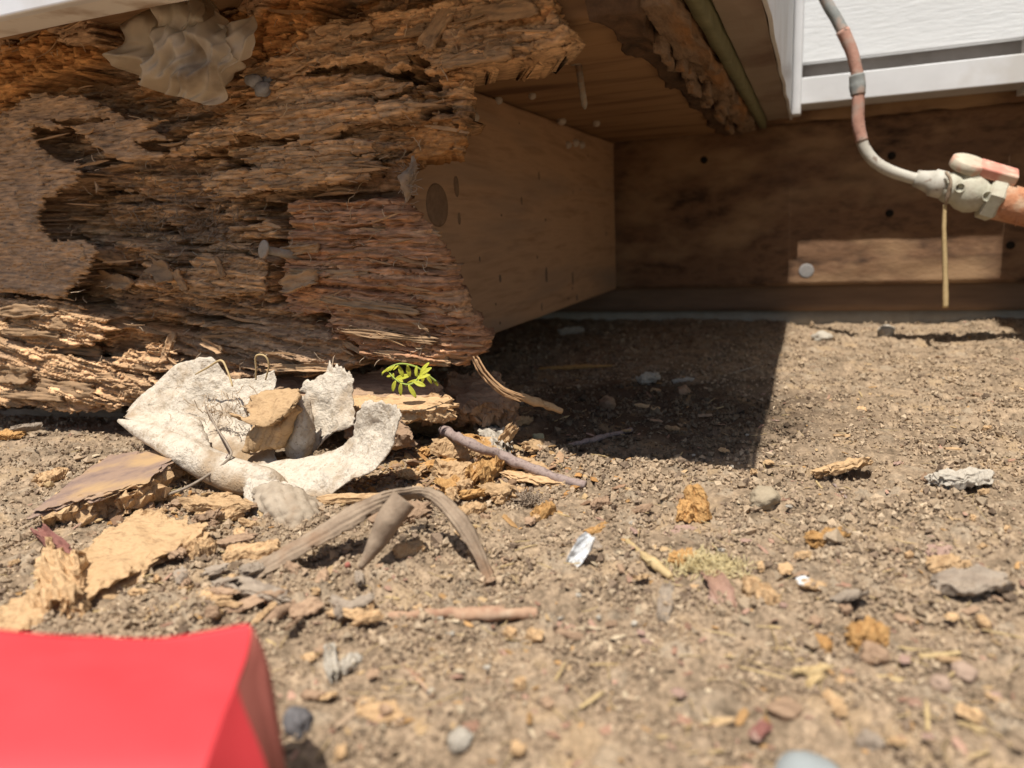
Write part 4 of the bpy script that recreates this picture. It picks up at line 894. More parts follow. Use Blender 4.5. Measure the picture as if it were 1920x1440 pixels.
US((1494, 1240), (1526, 1228), .0018, .001, M_straw, 'wood_sliver', 'short yellow sliver above the flat one', 'wood sliver', 117, rag=.1)
US((1758, 1106), (1892, 1098), .0125, .0022, M_gryw, 'curled_leaf', 'wavy tan curled leaf at the right edge', 'leaf', 118, lift=(.001, .002), curl=.25, rag=.15, n=(30, 12, 2), fibre=1.0)
US((1742, 1060), (1796, 1052), .0085, .003, M_tan, 'wood_chip', 'tan chip above the wavy curled leaf', 'wood chip', 119, lift=(.001, .003))
US((1756, 1036), (1766, 1002), .0075, .001, M_pinkl, 'leaf_scrap', 'pink three pointed leaf scrap above a tan chip', 'leaf', 120, rag=.5)
US((1412, 1384), (1438, 1356), .0032, .001, M_maroon, 'leaf_scrap', 'maroon leaf scrap near the grey stone', 'leaf', 121, lift=(.001, .002))
US((1004, 970), (1036, 952), .006, .005, M_org, 'wood_crumb', 'orange cube of rot beside a pale tuft', 'wood crumb', 122, rag=.1)
US((815, 836), (882, 852), .013, .007, M_tan, 'wood_chunk', 'tan rotten chunk left of the grey twig', 'wood chunk', 123, lift=(.004, .004), tilt=-.3)
US((822, 880), (900, 892), .014, .008, M_tan, 'wood_chunk', 'tan crumbly chunk below the twig, leftmost', 'wood chunk', 124, lift=(.003, .002), tilt=-.3, rag=.25)
US((884, 900), (932, 866), .012, .008, M_org, 'wood_chunk', 'orange broken chunk under the middle of the twig', 'wood chunk', 125, lift=(.003, .003), rag=.25)
US((952, 888), (1058, 908), .014, .003, M_tan, 'wood_chip', 'flat flaky tan chip under the twig tip', 'wood chip', 126, lift=(.002, .001), tilt=-.2)
US((930, 936), (976, 920), .009, .005, M_tan, 'wood_chip', 'small tan chip in front of the flaky one', 'wood chip', 127)
US((852, 818), (918, 834), .008, .004, M_org, 'wood_chip', 'orange curved chip behind the grey twig', 'wood chip', 128, lift=(.006, .004), bendu=-.1)
US((762, 798), (856, 806), .012, .006, M_tan, 'wood_chunk', 'tan lumpy fragment right of the charred block', 'wood chunk', 129, lift=(.004, .004), rag=.3)
US((818, 780), (860, 762), .012, .005, M_brn, 'wood_chip', 'brown broken shard leaning in the heap', 'wood chip', 130, lift=(.004, .012))
US((900, 798), (942, 838), .013, .009, M_stone, 'mouldy_clod', 'pale mouldy clod at the top of the heap', 'clod', 131, lift=(.004, .001), rag=.3)
US((928, 850), (962, 800), .006, .005, M_tan, 'wood_sliver', 'upright tan sliver right of the mouldy clod', 'wood sliver', 132, mode='up', lift=(0, .004))
US((424, 1040), (522, 1028), .0075, .005, M_tan, 'wood_chip', 'ribbed pinkish tan chip left of the curled strip', 'wood chip', 133, rag=.15, lift=(.001, .001))
US((352, 944), (462, 948), .010, .005, M_tan, 'wood_chip', 'yellow fibrous chip under the paper roll', 'wood chip', 134, lift=(.003, .003), rag=.2)
US((372, 972), (452, 962), .007, .004, M_tan, 'wood_chip', 'second yellow fibrous chip under the paper roll', 'wood chip', 135, rag=.2)
US((352, 1040), (396, 1024), .008, .006, M_tan, 'wood_chunk', 'small tan lump at the slab right end', 'wood chunk', 136)
US((72, 1000), (124, 1042), .006, .003, M_maroon, 'dead_leaf', 'curled reddish leaf left of the tan slab', 'leaf', 137, lift=(.002, .004), curl=.4)
US((-10, 818), (44, 812), .012, .004, M_org, 'wood_chip', 'orange wood chip at the far left under beam', 'wood chip', 138, lift=(.003, .003))
US((24, 812), (78, 804), .009, .0015, M_gryw, 'bark_curl', 'grey curled bark beside the far left orange chip', 'bark', 139, lift=(.005, .005), curl=.4)
US((72, 902), (122, 884), .010, .005, M_tan, 'wood_chip', 'tan chip on soil above the dark chunk', 'wood chip', 140, rag=.25)
US((436, 1104), (524, 1128), .007, .0022, M_gryw, 'dead_leaf', 'folded grey brown leaf above the red handle', 'leaf', 141, lift=(.002, .004), curl=.4)
US((372, 1118), (470, 1096), .008, .002, M_tan, 'wood_chip', 'thin orange tan chip under the curled strip end', 'wood chip', 142)
US((618, 1212), (624, 1268), .0042, .0030, M_stone, 'pale_pod', 'pale upright pod right of the red handle', 'pod', 143)
US((640, 1254), (672, 1232), .0040, .0024, M_stone, 'pale_pod', 'small pale pod leaning beside the upright one', 'pod', 144)
US((676, 1322), (744, 1346), .0075, .0016, M_tan, 'leaf_scrap', 'tan torn leaf scrap below the forked stem', 'leaf', 145, rag=.35)
US((742, 1036), (792, 1028), .006, .005, M_tan, 'wood_chunk', 'orange tan nugget beside the rolled cone', 'wood chunk', 146)
US((600, 938), (760, 930), .006, .003, M_tan, 'wood_sliver', 'orange flat splinter behind the curled strip', 'wood sliver', 147, lift=(.003, .003))
US((700, 968), (800, 960), .016, .006, M_brn, 'wood_chip', 'brown crumbly chip behind the rolled cone', 'wood chip', 148, lift=(.0, .0), rag=.25)
US((1200, 712), (1232, 706), .010, .006, M_stone, 'pale_flake', 'pale flake standing in the dark shade', 'stone', 149, lift=(.003, .003), tilt=-.6)
US((1264, 715), (1300, 712), .004, .003, M_stone, 'pale_flake', 'small pale flake right of the standing one', 'stone', 150)
US((1052, 624), (1090, 618), .010, .007, M_stone, 'pale_flake', 'whitish lump far back beside the joist', 'stone', 151)
US((1100, 1000), (1140, 985), .004, .002, M_org, 'wood_crumb', 'thin orange splint above the white paint chip', 'wood crumb', 152)
US((1250, 1002), (1296, 988), .007, .001, M_pinkl, 'leaf_scrap', 'pinkish flat scrap below the orange pair', 'leaf', 153)
US((1180, 960), (1222, 948), .0035, .002, M_brn, 'wood_sliver', 'dark brown sliver left of the orange pair', 'wood sliver', 154, lift=(.001, .003))
US((1110, 948), (1142, 938), .005, .003, M_brn, 'wood_chip', 'dark chip in front of the shadow', 'wood chip', 155, lift=(.001, .003))
US((860, 962), (905, 950), .008, .004, M_tan, 'wood_chip', 'tan chip right of the strip crest', 'wood chip', 156)
US((1500, 1100), (1542, 1108), .006, .001, M_tan, 'leaf_scrap', 'tiny tan curl right of the tan chunk', 'leaf', 157, lift=(.001, .002), curl=.3)
US((1495, 1092), (1515, 1086), .005, .0012, M_wht, 'paint_chip', 'tiny white flake on open soil', 'paint chip', 158, lift=(.001, .002))
lumpy(1430, 945, 8, 5, mat('tan_clod', [(.30, .235, .155), (.40, .325, .22)], scale=300, bump=.9), 'soil_clod', 'round pale mouldy clod on open soil', 'clod', 201, amp=.25)
lumpy(862, 1402, 3.2, 3.0, M_stone, 'pebble', 'cream pebble at bottom centre', 'pebble', 202, amp=.2)
lumpy(560, 1372, 4.2, 4.2, M_dstone, 'stone', 'dark stone beside the red handle end', 'stone', 203, amp=.25)
lumpy(1806, 1272, 3.4, 2.8, mat('pink_pebble', [(.30, .21, .15), (.38, .27, .195)], scale=200, bump=.4), 'pebble', 'larger pinkish pebble at lower right', 'pebble', 204, amp=.2)
lumpy(1762, 1290, 2.8, 2.2, MATS['pink_pebble'], 'pebble', 'smaller pinkish pebble left of the larger', 'pebble', 205, amp=.2)
lumpy(652, 1062, 1.2, 1.1, mat('red_bead', [(.30, .10, .07), (.38, .15, .11)], scale=200, bump=.3), 'seed', 'tiny red seed at the rolled cone tip', 'seed', 206, amp=.1)
lumpy(1630, 1400, 3., 2.4, M_gryw, 'clod', 'rounded tan clod near bottom right', 'clod', 207)
lumpy(1470, 1340, 4.5, 2.5, M_brn, 'soil_clod', 'brown clod above the grey stone', 'clod', 208, amp=.35)
lumpy(1640, 1240, 4.2, 3, M_brn, 'soil_clod', 'dull clod below the bright orange crumb', 'clod', 209, amp=.35)
lumpy(1010, 830, 4, 3.4, mat('yellow_clod', [(.42, .38, .22), (.52, .47, .30)], scale=300, bump=.6), 'mouldy_clod', 'yellowish mouldy clod at the shadow edge', 'clod', 210)
lumpy(1140, 768, 7, 6, M_brn, 'soil_clod', 'brown clod deep in the shade', 'clod', 211, amp=.3)
lumpy(1280, 742, 6, 5, M_brn, 'soil_clod', 'dark clod in the shade right of the pale flake', 'clod', 212, amp=.3)
lumpy(1540, 640, 9, 6, M_stone, 'stone', 'tan stone against the concrete strip', 'stone', 213)
lumpy(1660, 632, 9, 8, M_stone, 'stone', 'rounded pale stone against the concrete strip', 'stone', 214)
# anonymous small fragments, alike
fam = [('wood_fragment', 'small tan wood fragment lying loose on the soil', 'wood fragment', M_tan, (.004, .010), (.002, .005), (.0010, .0025), 60),
       ('bark_fragment', 'small brown bark fragment lying loose on the soil', 'bark fragment', M_brn, (.004, .010), (.002, .004), (.0008, .002), 40),
       ('pink_fragment', 'small pinkish leaf fragment lying loose on the soil', 'leaf fragment', M_pinkl, (.003, .007), (.002, .004), (.0005, .0009), 26),
       ('pale_fragment', 'small whitish fragment lying loose on the soil', 'fragment', M_stone, (.0015, .003), (.0012, .002), (.0006, .0012), 22),
       ('dry_stem', 'thin dry stem lying loose on the soil', 'stem', M_straw, (.008, .018), (.0005, .0010), (.0005, .0008), 40)]
for nm, lb, ct, m, Ls, Ws, Ts, cnt in fam:
    for k in range(cnt):
        while True:
            x, y = rnd.uniform(20, 1900), 700 + 720 * rnd.random()
            if not (x < 560 and y > 1150) and not (x < 780 and y < 1000) and not (y < 800 and x < 900): break
        a = rnd.uniform(0, math.pi); p = onZ(x, y, 0.); L = rnd.uniform(*Ls) * (.7 + .8 * (p[1] - .2)); d = np.array([math.cos(a), math.sin(a), 0]) * L / 2
        pa, qa = proj(p - d); pb, qb = proj(p + d)
        US((float(pa), float(qa)), (float(pb), float(qb)), rnd.uniform(*Ws), rnd.uniform(*Ts), m, nm, lb, ct, rnd.randrange(9999), lift=(rnd.uniform(.0005, .002), rnd.uniform(.0005, .0025)), n=(8, 4, 2), rag=.3, tilt=rnd.uniform(-.4, .4), group=lb + 's')

# chips heaped at the broken beam end and scraps in front of the curled strip
for nm, lb, ct, mm, (x0, x1, y0, y1), cnt, Ls, Ws, Ts in (
        ('heap_chip', 'tan rotten chip in the heap below the broken beam', 'wood chip', (M_tan, M_tan, M_org), (760, 1010, 775, 935), 34, (.008, .020), (.005, .010), (.0025, .005)),
        ('litter_scrap', 'brown litter scrap between curled strip and red tool', 'litter scrap', (M_brn, M_gryw, M_tan), (330, 690, 1060, 1190), 26, (.006, .014), (.003, .006), (.001, .0025)),
        ('paper_side_chip', 'tan chip lying between dark chunk and paper roll', 'wood chip', (M_tan, M_brn), (270, 470, 930, 1060), 14, (.007, .014), (.004, .008), (.002, .004))):
    for k in range(cnt):
        x, y = rnd.uniform(x0, x1), rnd.uniform(y0, y1); a = rnd.uniform(0, math.pi); p = onZ(x, y, 0.); L = rnd.uniform(*Ls); d = np.array([math.cos(a), math.sin(a), 0]) * L / 2
        pa, qa = proj(p - d); pb, qb = proj(p + d)
        US((float(pa), float(qa)), (float(pb), float(qb)), rnd.uniform(*Ws), rnd.uniform(*Ts), mm[k % len(mm)], nm, lb, ct, rnd.randrange(9999), lift=(rnd.uniform(.001, .004), rnd.uniform(.001, .006)), n=(14, 6, 3), rag=.3, tilt=rnd.uniform(-.6, .6), group=lb + 's')
# ================================================================== FITTINGS, PLANT, PLASTIC, FOREGROUND
M_nail = mat('galv_nail', [(.24, .20, .155), (.36, .31, .245)], scale=300, bump=.5, rough=.8, blotch=(.30, .20, .13), blotch_scale=200)
def nail(head, tip, r, label, par=None):
    d = tip - head; L = np.linalg.norm(d)
    e = empty('nail', tuple(head), label, 'nail')
    V, F = lathev([(.0012, r), (L * .9, r), (L, r * .3)], head, d, 14); obj('shank', V, F, M_nail, e)
    V, F = lathev([(0, r * 1.9), (.0003, r * 2.25), (.0012, r * 2.25), (.0016, r * 1.2)], head, d, 20); obj('head', V, F, M_nail, e)
nail(onY(492, 467, .3510), onY(580, 484, .3790), .0024, 'grey nail sticking out of the rotten beam by the crack')
p = onZ(1084, 120, .233); nail(p + np.array([0, 0, .001]), onY(1097, 205, p[1] + .004), .0022, 'rusty nail hanging down from the plywood underside')
# egg sacs under the plywood
M_egg = mat('egg_sac', [(.50, .42, .34), (.62, .54, .45)], scale=300, bump=.4, trans=.2)
iv, fi = ico()
for k, (x, y, r) in enumerate([(890, 182, 9), (892, 197, 9), (913, 190, 7), (934, 188, 7), (888, 220, 9), (998, 180, 6), (1012, 227, 6), (1053, 227, 7), (1070, 246, 6), (1118, 231, 6), (1065, 272, 6), (1078, 268, 7), (1090, 272, 6), (856, 184, 6)]):
    c = on(x, y, 0, -.2315) if y > 205 and k in (4, 10, 11, 12) else onZ(x, y, .2305)
    rr = 1.25 * r * depth(c) / FPX; V0, F = boxgrid(4, 4, 4); N = V0 / np.linalg.norm(V0, axis=1)[:, None]
    tag(obj('egg_sac', c + N * rr * np.array([1, 1, .9]), F, M_egg), 'small pale round egg sac stuck under the subfloor', 'egg sac', 'egg sacs under the subfloor')
# hanging fluff of web and dust on the beam's inner edge
ww = empty('dusty_cocoon', tuple(onY(768, 365, .37)), 'dusty web cocoon hanging at the inner beam edge', 'cocoon')
V, F = tubev([onY(773, 292, .372), onY(774, 312, .371), onY(768, 332, .369), onY(766, 352, .369), onY(762, 378, .371)], [.0004, .0020, .0050, .0036, .0008], 40, 14, .75, 31); obj('body', V, F, M_web, ww)
V, F = hairs(60, 5, lambda r: (onY(768 + 8 * r.normal(), 340 + 22 * r.normal(), .367), np.array([r.normal(), -.4, r.normal()]), r.uniform(.003, .009)), (.0001, .0003)); tag(obj('threads', V, F, M_web, ww), kind='stuff')

# ---- crumpled plastic sheet
M_plas = mat('cloudy_plastic', [(.60, .50, .37), (.74, .65, .51)], scale=30, bump=.2, bscale=120, rough=.30, spec=.5, trans=.45, blotch=(.27, .20, .14), blotch_scale=30)
def see_through(m, amt):
    n = m.node_tree.nodes; L = m.node_tree.links.new; out = n['Material Output']; src = out.inputs[0].links[0].from_socket
    t = n.new('ShaderNodeBsdfTransparent'); mx = n.new('ShaderNodeMixShader'); mx.inputs[0].default_value = amt
    L(src, mx.inputs[1]); L(t.outputs[0], mx.inputs[2]); L(mx.outputs[0], out.inputs[0])
see_through(M_plas, .15)
ps = empty('plastic_sheet', tuple(onY(340, 185, .345)), 'crumpled cloudy plastic sheet stuffed above the beam', 'plastic sheet')
def plas(name, rows, seed, amp=.0065, nu=90, nv=100, piv=(330, -60), nf=2.2):
    """soft film: pleats fanning out from where it is tucked in, plus cross creases"""
    S = gridsurf(ctrl(rows), nu, nv); qx_, qy_ = proj(S); th = np.arctan2(qx_ - piv[0], qy_ - piv[1]); rr = np.hypot(qx_ - piv[0], qy_ - piv[1])
    w1 = noise2(th * nf + .30 * noise2(rr / 90., th, seed) + seed, rr / 300., seed); w2 = noise2(qx_ / 95. + .6 * w1, qy_ / 70. + seed, seed + 2); w3 = noise2((qx_ + .6 * qy_) / 30., (qy_ - .5 * qx_) / 90. + seed, seed + 3)
    rd = lambda w_: .5 - 2 * np.sqrt(w_ * w_ + .0012)
    d = amp * (1.6 * rd(w1) + 1.1 * rd(w2) + .8 * rd(w3)); S = S.copy(); S[..., 1] -= d
    V, F = thicken(S, .0003); obj(name, V, F, M_plas, ps)
plas('sheet', [
    [(285, 14, .352), (300, -6, .350), (330, -12, .348), (356, -10, .348), (380, -4, .349), (395, 0, .350)],
    [(232, 62, .344), (270, 44, .340), (310, 40, .334), (350, 40, .333), (385, 40, .336), (420, 44, .341)],
    [(213, 92, .342), (255, 90, .336), (300, 92, .330), (345, 92, .328), (390, 92, .331), (440, 96, .338)],
    [(214, 118, .344), (255, 130, .338), (298, 138, .333), (345, 142, .331), (390, 140, .334), (452, 122, .342)],
    [(222, 128, .348), (262, 152, .345), (300, 174, .343), (350, 184, .342), (400, 196, .343), (438, 142, .347)]], 3)
plas('folded_flap', [
    [(385, 40, .338), (410, 42, .336), (440, 36, .338), (468, 26, .343)],
    [(390, 90, .334), (412, 92, .332), (440, 80, .334), (470, 62, .340)],
    [(396, 140, .336), (416, 136, .335), (440, 116, .337), (474, 92, .343)]], 13, .003, 50, 46)
plas('upper_fold', [
    [(288, -8, .338), (320, -16, .335), (352, -10, .336), (384, 8, .341)],
    [(290, 30, .330), (322, 26, .326), (352, 30, .327), (386, 40, .334)],
    [(296, 56, .335), (326, 62, .332), (352, 60, .332), (378, 66, .338)]], 23, .003, 44, 50)
M_grey = mat('grey_rock', [(.17, .16, .155), (.28, .27, .26)], scale=180, bump=.5)
for k, (x, y, r, lb) in enumerate([(476, 152, 17, 'round grey pebble lodged beside the plastic sheet'), (500, 150, 10, 'small dark pebble lodged right of the round one'), (492, 168, 16, 'dark flat pebble lodged below the round one')]):
    c = beam_Y(x, y, -.004); rr = r * depth(c) / FPX; V0, F = boxgrid(8, 8, 8); N = V0 / np.linalg.norm(V0, axis=1)[:, None]
    W = c + N * rr * np.array([1.1, .8, .75]) * (1 + .25 * fbm3(N * 1.4 + k * 5, 2, k))[:, None]; tag(obj('pebble', W, F, M_grey), lb, 'pebble')

# ---- green sprig
sg = empty('green_sprig', tuple(onY(790, 728, .362)), 'bright green vetch sprig with small paired leaflets', 'plant')
M_green = mat('green_leaflet', [(.50, .50, .03), (.70, .68, .10)], scale=200, bump=.3, rough=.5, spec=.4, trans=.35)
M_stem = mat('green_stem', [(.25, .32, .06), (.36, .42, .10)], scale=200, bump=0)
def stem(L, r): V, F = tubev([onY(*q) for q in L], r, 30, 6); return obj('stem', V, F, M_stem, sg)
stem([(716, 703, .350), (728, 690, .348), (752, 682, .347), (780, 688, .350), (800, 702, .354), (818, 716, .358)], [.0004, .0005, .0007])
stem([(728, 696, .345), (738, 708, .343), (752, 718, .342), (768, 721, .342), (780, 714, .343), (790, 700, .346), (798, 690, .350)], [.0003, .0005, .0006])
def leaflet(x, y, ang, L, W, Y, dark=False, fold=.2):
    c = onY(x, y, Y); sc_ = depth(c) / FPX * .92; a = math.radians(ang)
    e = onY(x + 10 * math.cos(a), y - 10 * math.sin(a), Y) - c; e /= np.linalg.norm(e); n = np.array([rnd.uniform(-.3, .3), -1.0, rnd.uniform(.2, .9)]); n -= e * (n @ e); n /= np.linalg.norm(n); s = np.cross(n, e)
    u = np.linspace(0, 1, 11); S = np.zeros((11, 7, 3))
    for i, t in enumerate(u):
        wd = .8 * W * sc_ * (math.sin(math.pi * min(1, t * .92 + .04)) ** .7)
        for j in range(7):
            v = (j - 3) / 3.; S[i, j] = c + e * t * L * sc_ + s * v * wd / 2 + n * (abs(v) * fold * wd * .5 - .12 * L * sc_ * t * t)
    V, F = thicken(S, .00018); return obj('leaflet', V, F, M_green, sg)
for q in [(742, 714, 250, 26, 13, .342), (752, 718, 265, 28, 12, .341), (756, 716, 150, 14, 8, .342), (766, 722, 300, 30, 12, .341), (776, 716, 340, 26, 13, .341), (782, 710, 20, 30, 12, .342), (786, 704, 35, 32, 12, .343), (788, 700, 55, 30, 12, .344), (780, 706, 90, 22, 10, .344),
          (738, 700, 260, 14, 9, .344), (748, 686, 290, 24, 12, .348), (764, 684, 280, 26, 12, .349), (780, 690, 275, 20, 10, .351), (735, 704, 190, 14, 6, .344),
          (716, 700, 40, 14, 6, .344), (721, 698, 50, 15, 6, .344), (726, 697, 50, 16, 6, .344), (731, 695, 50, 16, 6, .344), (737, 694, 45, 16, 6, .344), (800, 704, 300, 20, 9, .354), (796, 702, 250, 22, 9, .356), (812, 712, 310, 16, 7, .358), (770, 704, 190, 40, 14, .358), (786, 712, 200, 40, 12, .360)]: leaflet(*q)

# ---- dry grass blades on the paper
def blade(L, r, label, m=None):
    V, F = tubev([onY(*q) for q in L], r, 40, 6, .1, 3); return tag(obj('grass_blade', V, F, m or M_straw), label, 'grass blade')
blade([(366, 702, .338), (388, 690, .336), (414, 676, .335), (426, 694, .333), (436, 724, .328)], [.0004, .0007, .0005], 'bent dry grass blade over the left paper flap')
blade([(480, 712, .340), (480, 690, .339), (480, 668, .338), (496, 667, .338), (504, 684, .339), (498, 712, .340)], [.0005, .0006, .0005], 'looped dry grass blade on the paper back flap')
blade([(385, 760, .328), (405, 800, .320), (428, 836, .302), (432, 856, .295), (400, 884, .288), (350, 914, .276), (292, 934, .268)], [.0005, .0007, .0008], 'long grey grass stalk looping over the paper roll', M_gryw)
blade([(428, 850, .296), (416, 875, .292), (420, 895, .289)], [.0003, .0004, .0003], 'short dark grass thread on the paper roll', M_twig)
# fluffs of mould / seed down
M_fuzz = mat('mould_fuzz', [(.66, .53, .27), (.78, .66, .38)], scale=100, bump=0, trans=.3)
def fuzz(x, y, rx, ry, rz, n, label, L=(.003, .006), m=M_fuzz, cat='mould'):
    c = G(x, y); V, F = hairs(n, int(x + y), lambda r: (c + np.array([rx * r.normal() * .5, ry * r.normal() * .5, rz * r.uniform(0, 1)]), np.array([r.normal(), r.normal(), .8 + r.uniform(0, 1)]), r.uniform(*L)), (.00014, .0003))
    tag(obj('fuzz', V, F, m), label, cat)
fuzz(1325, 1072, .012, .008, .003, 700, 'patch of yellowish fuzzy mould behind the curled leaf')
fuzz(886, 778, .004, .003, .008, 160, 'white hairy tuft on the crumb heap', (.004, .009), M_web, 'fluff')
fuzz(990, 950, .005, .004, .004, 160, 'soft pale tuft beside the orange cube', (.003, .007), M_web, 'fluff')
fuzz(300, 934, .007, .004, .004, 160, 'pale dry seed head at the stalk end', (.003, .008), M_fuzz, 'seed head')
US((1262, 1052), (1298, 1040), .006, .004, M_org, 'wood_crumb', 'orange crumb resting on the fuzzy mould', 'wood crumb', 331, lift=(.002, .002))

# ---- hose, ball valve and rusty pipe
vl = empty('water_valve', tuple(onY(1820, 345, .80)), 'off white ball valve with faded red handle, hose and rusty pipe', 'valve')
VY = .80
M_hose = mat('painted_hose', [(.40, .37, .31), (.52, .49, .42)], scale=60, bump=.4, rough=.6, spec=.35, spots=((.25, .20, .16), 120))
M_hosep = mat('pink_paint', [(.36, .19, .14), (.52, .30, .23)], scale=140, bump=.7, rough=.75, blotch=(.36, .30, .25), blotch_scale=70, spots=((.20, .13, .10), 220))
M_hoseg = mat('grey_hose', [(.20, .21, .20), (.33, .34, .32)], scale=90, bump=.4, rough=.6, blotch=(.45, .33, .27), blotch_scale=80)
M_valve = mat('painted_valve', [(.40, .38, .29), (.52, .50, .40)], scale=120, bump=.6, bscale=300, bdist=.0008, rough=.7, blotch=(.40, .36, .28), blotch_scale=80)
M_handle = mat('faded_handle', [(.55, .20, .15), (.66, .34, .26)], scale=90, bump=.5, rough=.7, blotch=(.62, .50, .38), blotch_scale=45)
M_rust = mat('rusty_pipe', [(.26, .10, .05), (.47, .22, .12), (.36, .16, .08)], scale=110, bump=.7, bscale=350, bdist=.001, rough=.85, blotch=(.52, .36, .24), blotch_scale=70)
R1 = .0052
def hp(L): return [onY(x, y, VY) for x, y in L]
V, F = tubev(hp([(1520, -60), (1548, 0), (1566, 32), (1580, 58)]), [R1, R1, R1], 24, 14, .05, 1); h1 = obj('grey_hose', V, F, M_hoseg, vl)
V, F = tubev(hp([(1580, 57), (1596, 95), (1606, 132), (1608, 146)]), [R1 * 1.12, R1 * 1.1, R1 * 1.05], 24, 14, .08, 2); obj('pink_hose', V, F, M_hosep, vl)
V, F = tubev(hp([(1606, 140), (1608, 160), (1609, 178)]), [R1 * 1.25, R1 * 1.35, R1 * 1.2], 14, 14, .12, 3); obj('tape_wrap', V, F, M_hoseg, vl)
V, F = tubev(hp([(1609, 174), (1609, 200), (1609, 232), (1616, 266)]), [R1 * 1.08] * 3, 24, 14, .07, 4); obj('pink_hose', V, F, M_hosep, vl)
V, F = tubev(hp([(1614, 258), (1622, 280), (1640, 303), (1668, 320), (1700, 331), (1728, 338)]), [R1, R1, R1], 36, 14, .03, 5); obj('white_hose', V, F, M_hose, vl)
a, b = onY(1716, 334, VY), onY(1772, 348, VY); ax = (b - a) / np.linalg.norm(b - a); Ls = np.linalg.norm(b - a)
V, F = lathev([(0, .0072), (.008, .0088), (Ls * .55, .0108), (Ls * .57, .0122), (Ls * .95, .0122), (Ls, .0105)], a, ax, 24); obj('hose_collar', V, F, M_hose, vl)
c0, c1 = onY(1768, 347, VY), onY(1874, 378, VY); ax = (c1 - c0) / np.linalg.norm(c1 - c0); Lv = np.linalg.norm(c1 - c0)
vb = None
V, F = lathev([(0, .0100), (.003, .0135), (.009, .0145), (.012, .0135), (.017, .0165), (.025, .0175), (.031, .0155), (.034, .0135), (.037, .0138)], c0, ax, 28); vb = obj('valve_body', V, F, M_valve, vl)
V, F = lathev([(.0355, .0165), (.037, .0195), (Lv - .002, .0198), (Lv, .0180)], c0, ax, 6, up=(0, -.4, 1)); obj('hex_nut', V, F, M_valve, vb, smooth=False)
for (x, y, r) in ((1800, 352, .0042), (1852, 368, .0045), (1826, 364, .0032)):
    p = onY(x, y, VY - .0165); V, F = lathev([(0, r * .75), (.0012, r * .75), (.0016, r * .9), (.0016, r), (0, r)], p + np.array([0, .0012, 0]), (0, -1, -.1), 20); obj('cast_mark', V, F, M_valve, vb)
nb = c0 + ax * .021; hb = onY(1818, 308, VY); upv = hb - nb; upv -= ax * (upv @ ax) * .6; Lb = np.linalg.norm(upv); upv /= Lb
V, F = lathev([(.008, .0130), (Lb - .010, .0120), (Lb - .006, .0105), (Lb - .003, .0100)], nb, upv, 24); obj('bonnet', V, F, M_valve, vb)
hn = np.array([.10, -.42, 1.0]); hn -= ax * (hn @ ax); hn /= np.linalg.norm(hn); la = onY(1905, 336, VY) - hb; la -= hn * (la @ hn); Ll = np.linalg.norm(la); la /= Ll; side = np.cross(hn, la)
V, F = lathev([(-.0050, .0150), (-.0042, .0160), (.0032, .0158), (.0040, .0145)], hb, hn, 28); hd = obj('handle', V, F, mat('handle_boss', [(.42, .37, .28), (.54, .48, .37)], scale=100, bump=.5, blotch=(.50, .25, .18), blotch_scale=70), vl)
V0, F = boxgrid(10, 4, 2); V = V0.copy(); u = (V[:, 0] + 1) / 2
W = hb + np.outer(.008 + u * (Ll - .008), la) + np.outer(V[:, 1] * (.0125 - .0015 * u), side) + np.outer(V[:, 2] * .0046, hn)
bevel(obj('lever_arm', W, F, M_handle, hd, smooth=False), .0015)
d0 = onY(1866, 375, VY); d1 = onY(1990, 408, VY - .005); ax2 = (d1 - d0) / np.linalg.norm(d1 - d0)
V, F = tubev([d0, (d0 + d1) / 2, d1], [.0165, .0160, .0160], 30, 20, .04, 8); obj('rusty_pipe', V, F, M_rust, vl)
V, F = tubev([onY(1878, 402, VY - .006), onY(1896, 412, VY - .008), onY(1908, 402, VY - .014), onY(1904, 424, VY - .01)], [.0006, .0007, .0005], 24, 6, .2, 3); obj('wire', V, F, M_rust, vl)
V, F = tubev([onY(1774, 322, VY - .014), onY(1782, 340, VY - .017), onY(1776, 372, VY - .014), onY(1772, 384, VY - .010)], [.0012, .0018, .0012], 24, 7, .4, 3); obj('dust_thread', V, F, M_web, vl)
blade([(1772, 384, .790), (1770, 430, .789), (1772, 500, .788), (1773, 577, .787)], [.0016, .0022, .0026], 'straight dry straw hanging down from the valve')
# ---- scraps under the rim board and in the beam gap

# ---- red plastic handle at lower left, close to the lens
M_red = mat('red_plastic', [(.50, .034, .040), (.56, .044, .050)], scale=12, bump=.05, bscale=40, rough=.62, spec=.3)
rh = empty('red_tool', (-.13, .10, 0), 'red plastic tool with flared blunt end, close to the lens', 'tool')
def onD(x, y, dd): return CAM + ray(x, y) * dd
TN = [(470, 1178, .170), (463, 1230, .160), (441, 1290, .150), (385, 1440, .131), (345, 1600, .126), (330, 1760, .128), (325, 1950, .134)]
RR = [(471, 1180, .1701), (465, 1231, .1605), (446, 1291, .1508), (500, 1440, .1430), (528, 1600, .1400), (540, 1760, .1400), (545, 1950, .1400)]
FF_ = [(477, 1180, .1705), (499, 1230, .1680), (513, 1290, .1640), (536, 1440, .1560), (552, 1600, .1520), (560, 1760, .1480), (565, 1950, .1440)]
BK = [(468, 1176, .1710), (480, 1215, .1800), (500, 1275, .1850), (520, 1400, .1800), (540, 1560, .1700), (555, 1740, .1560), (565, 1950, .1450)]
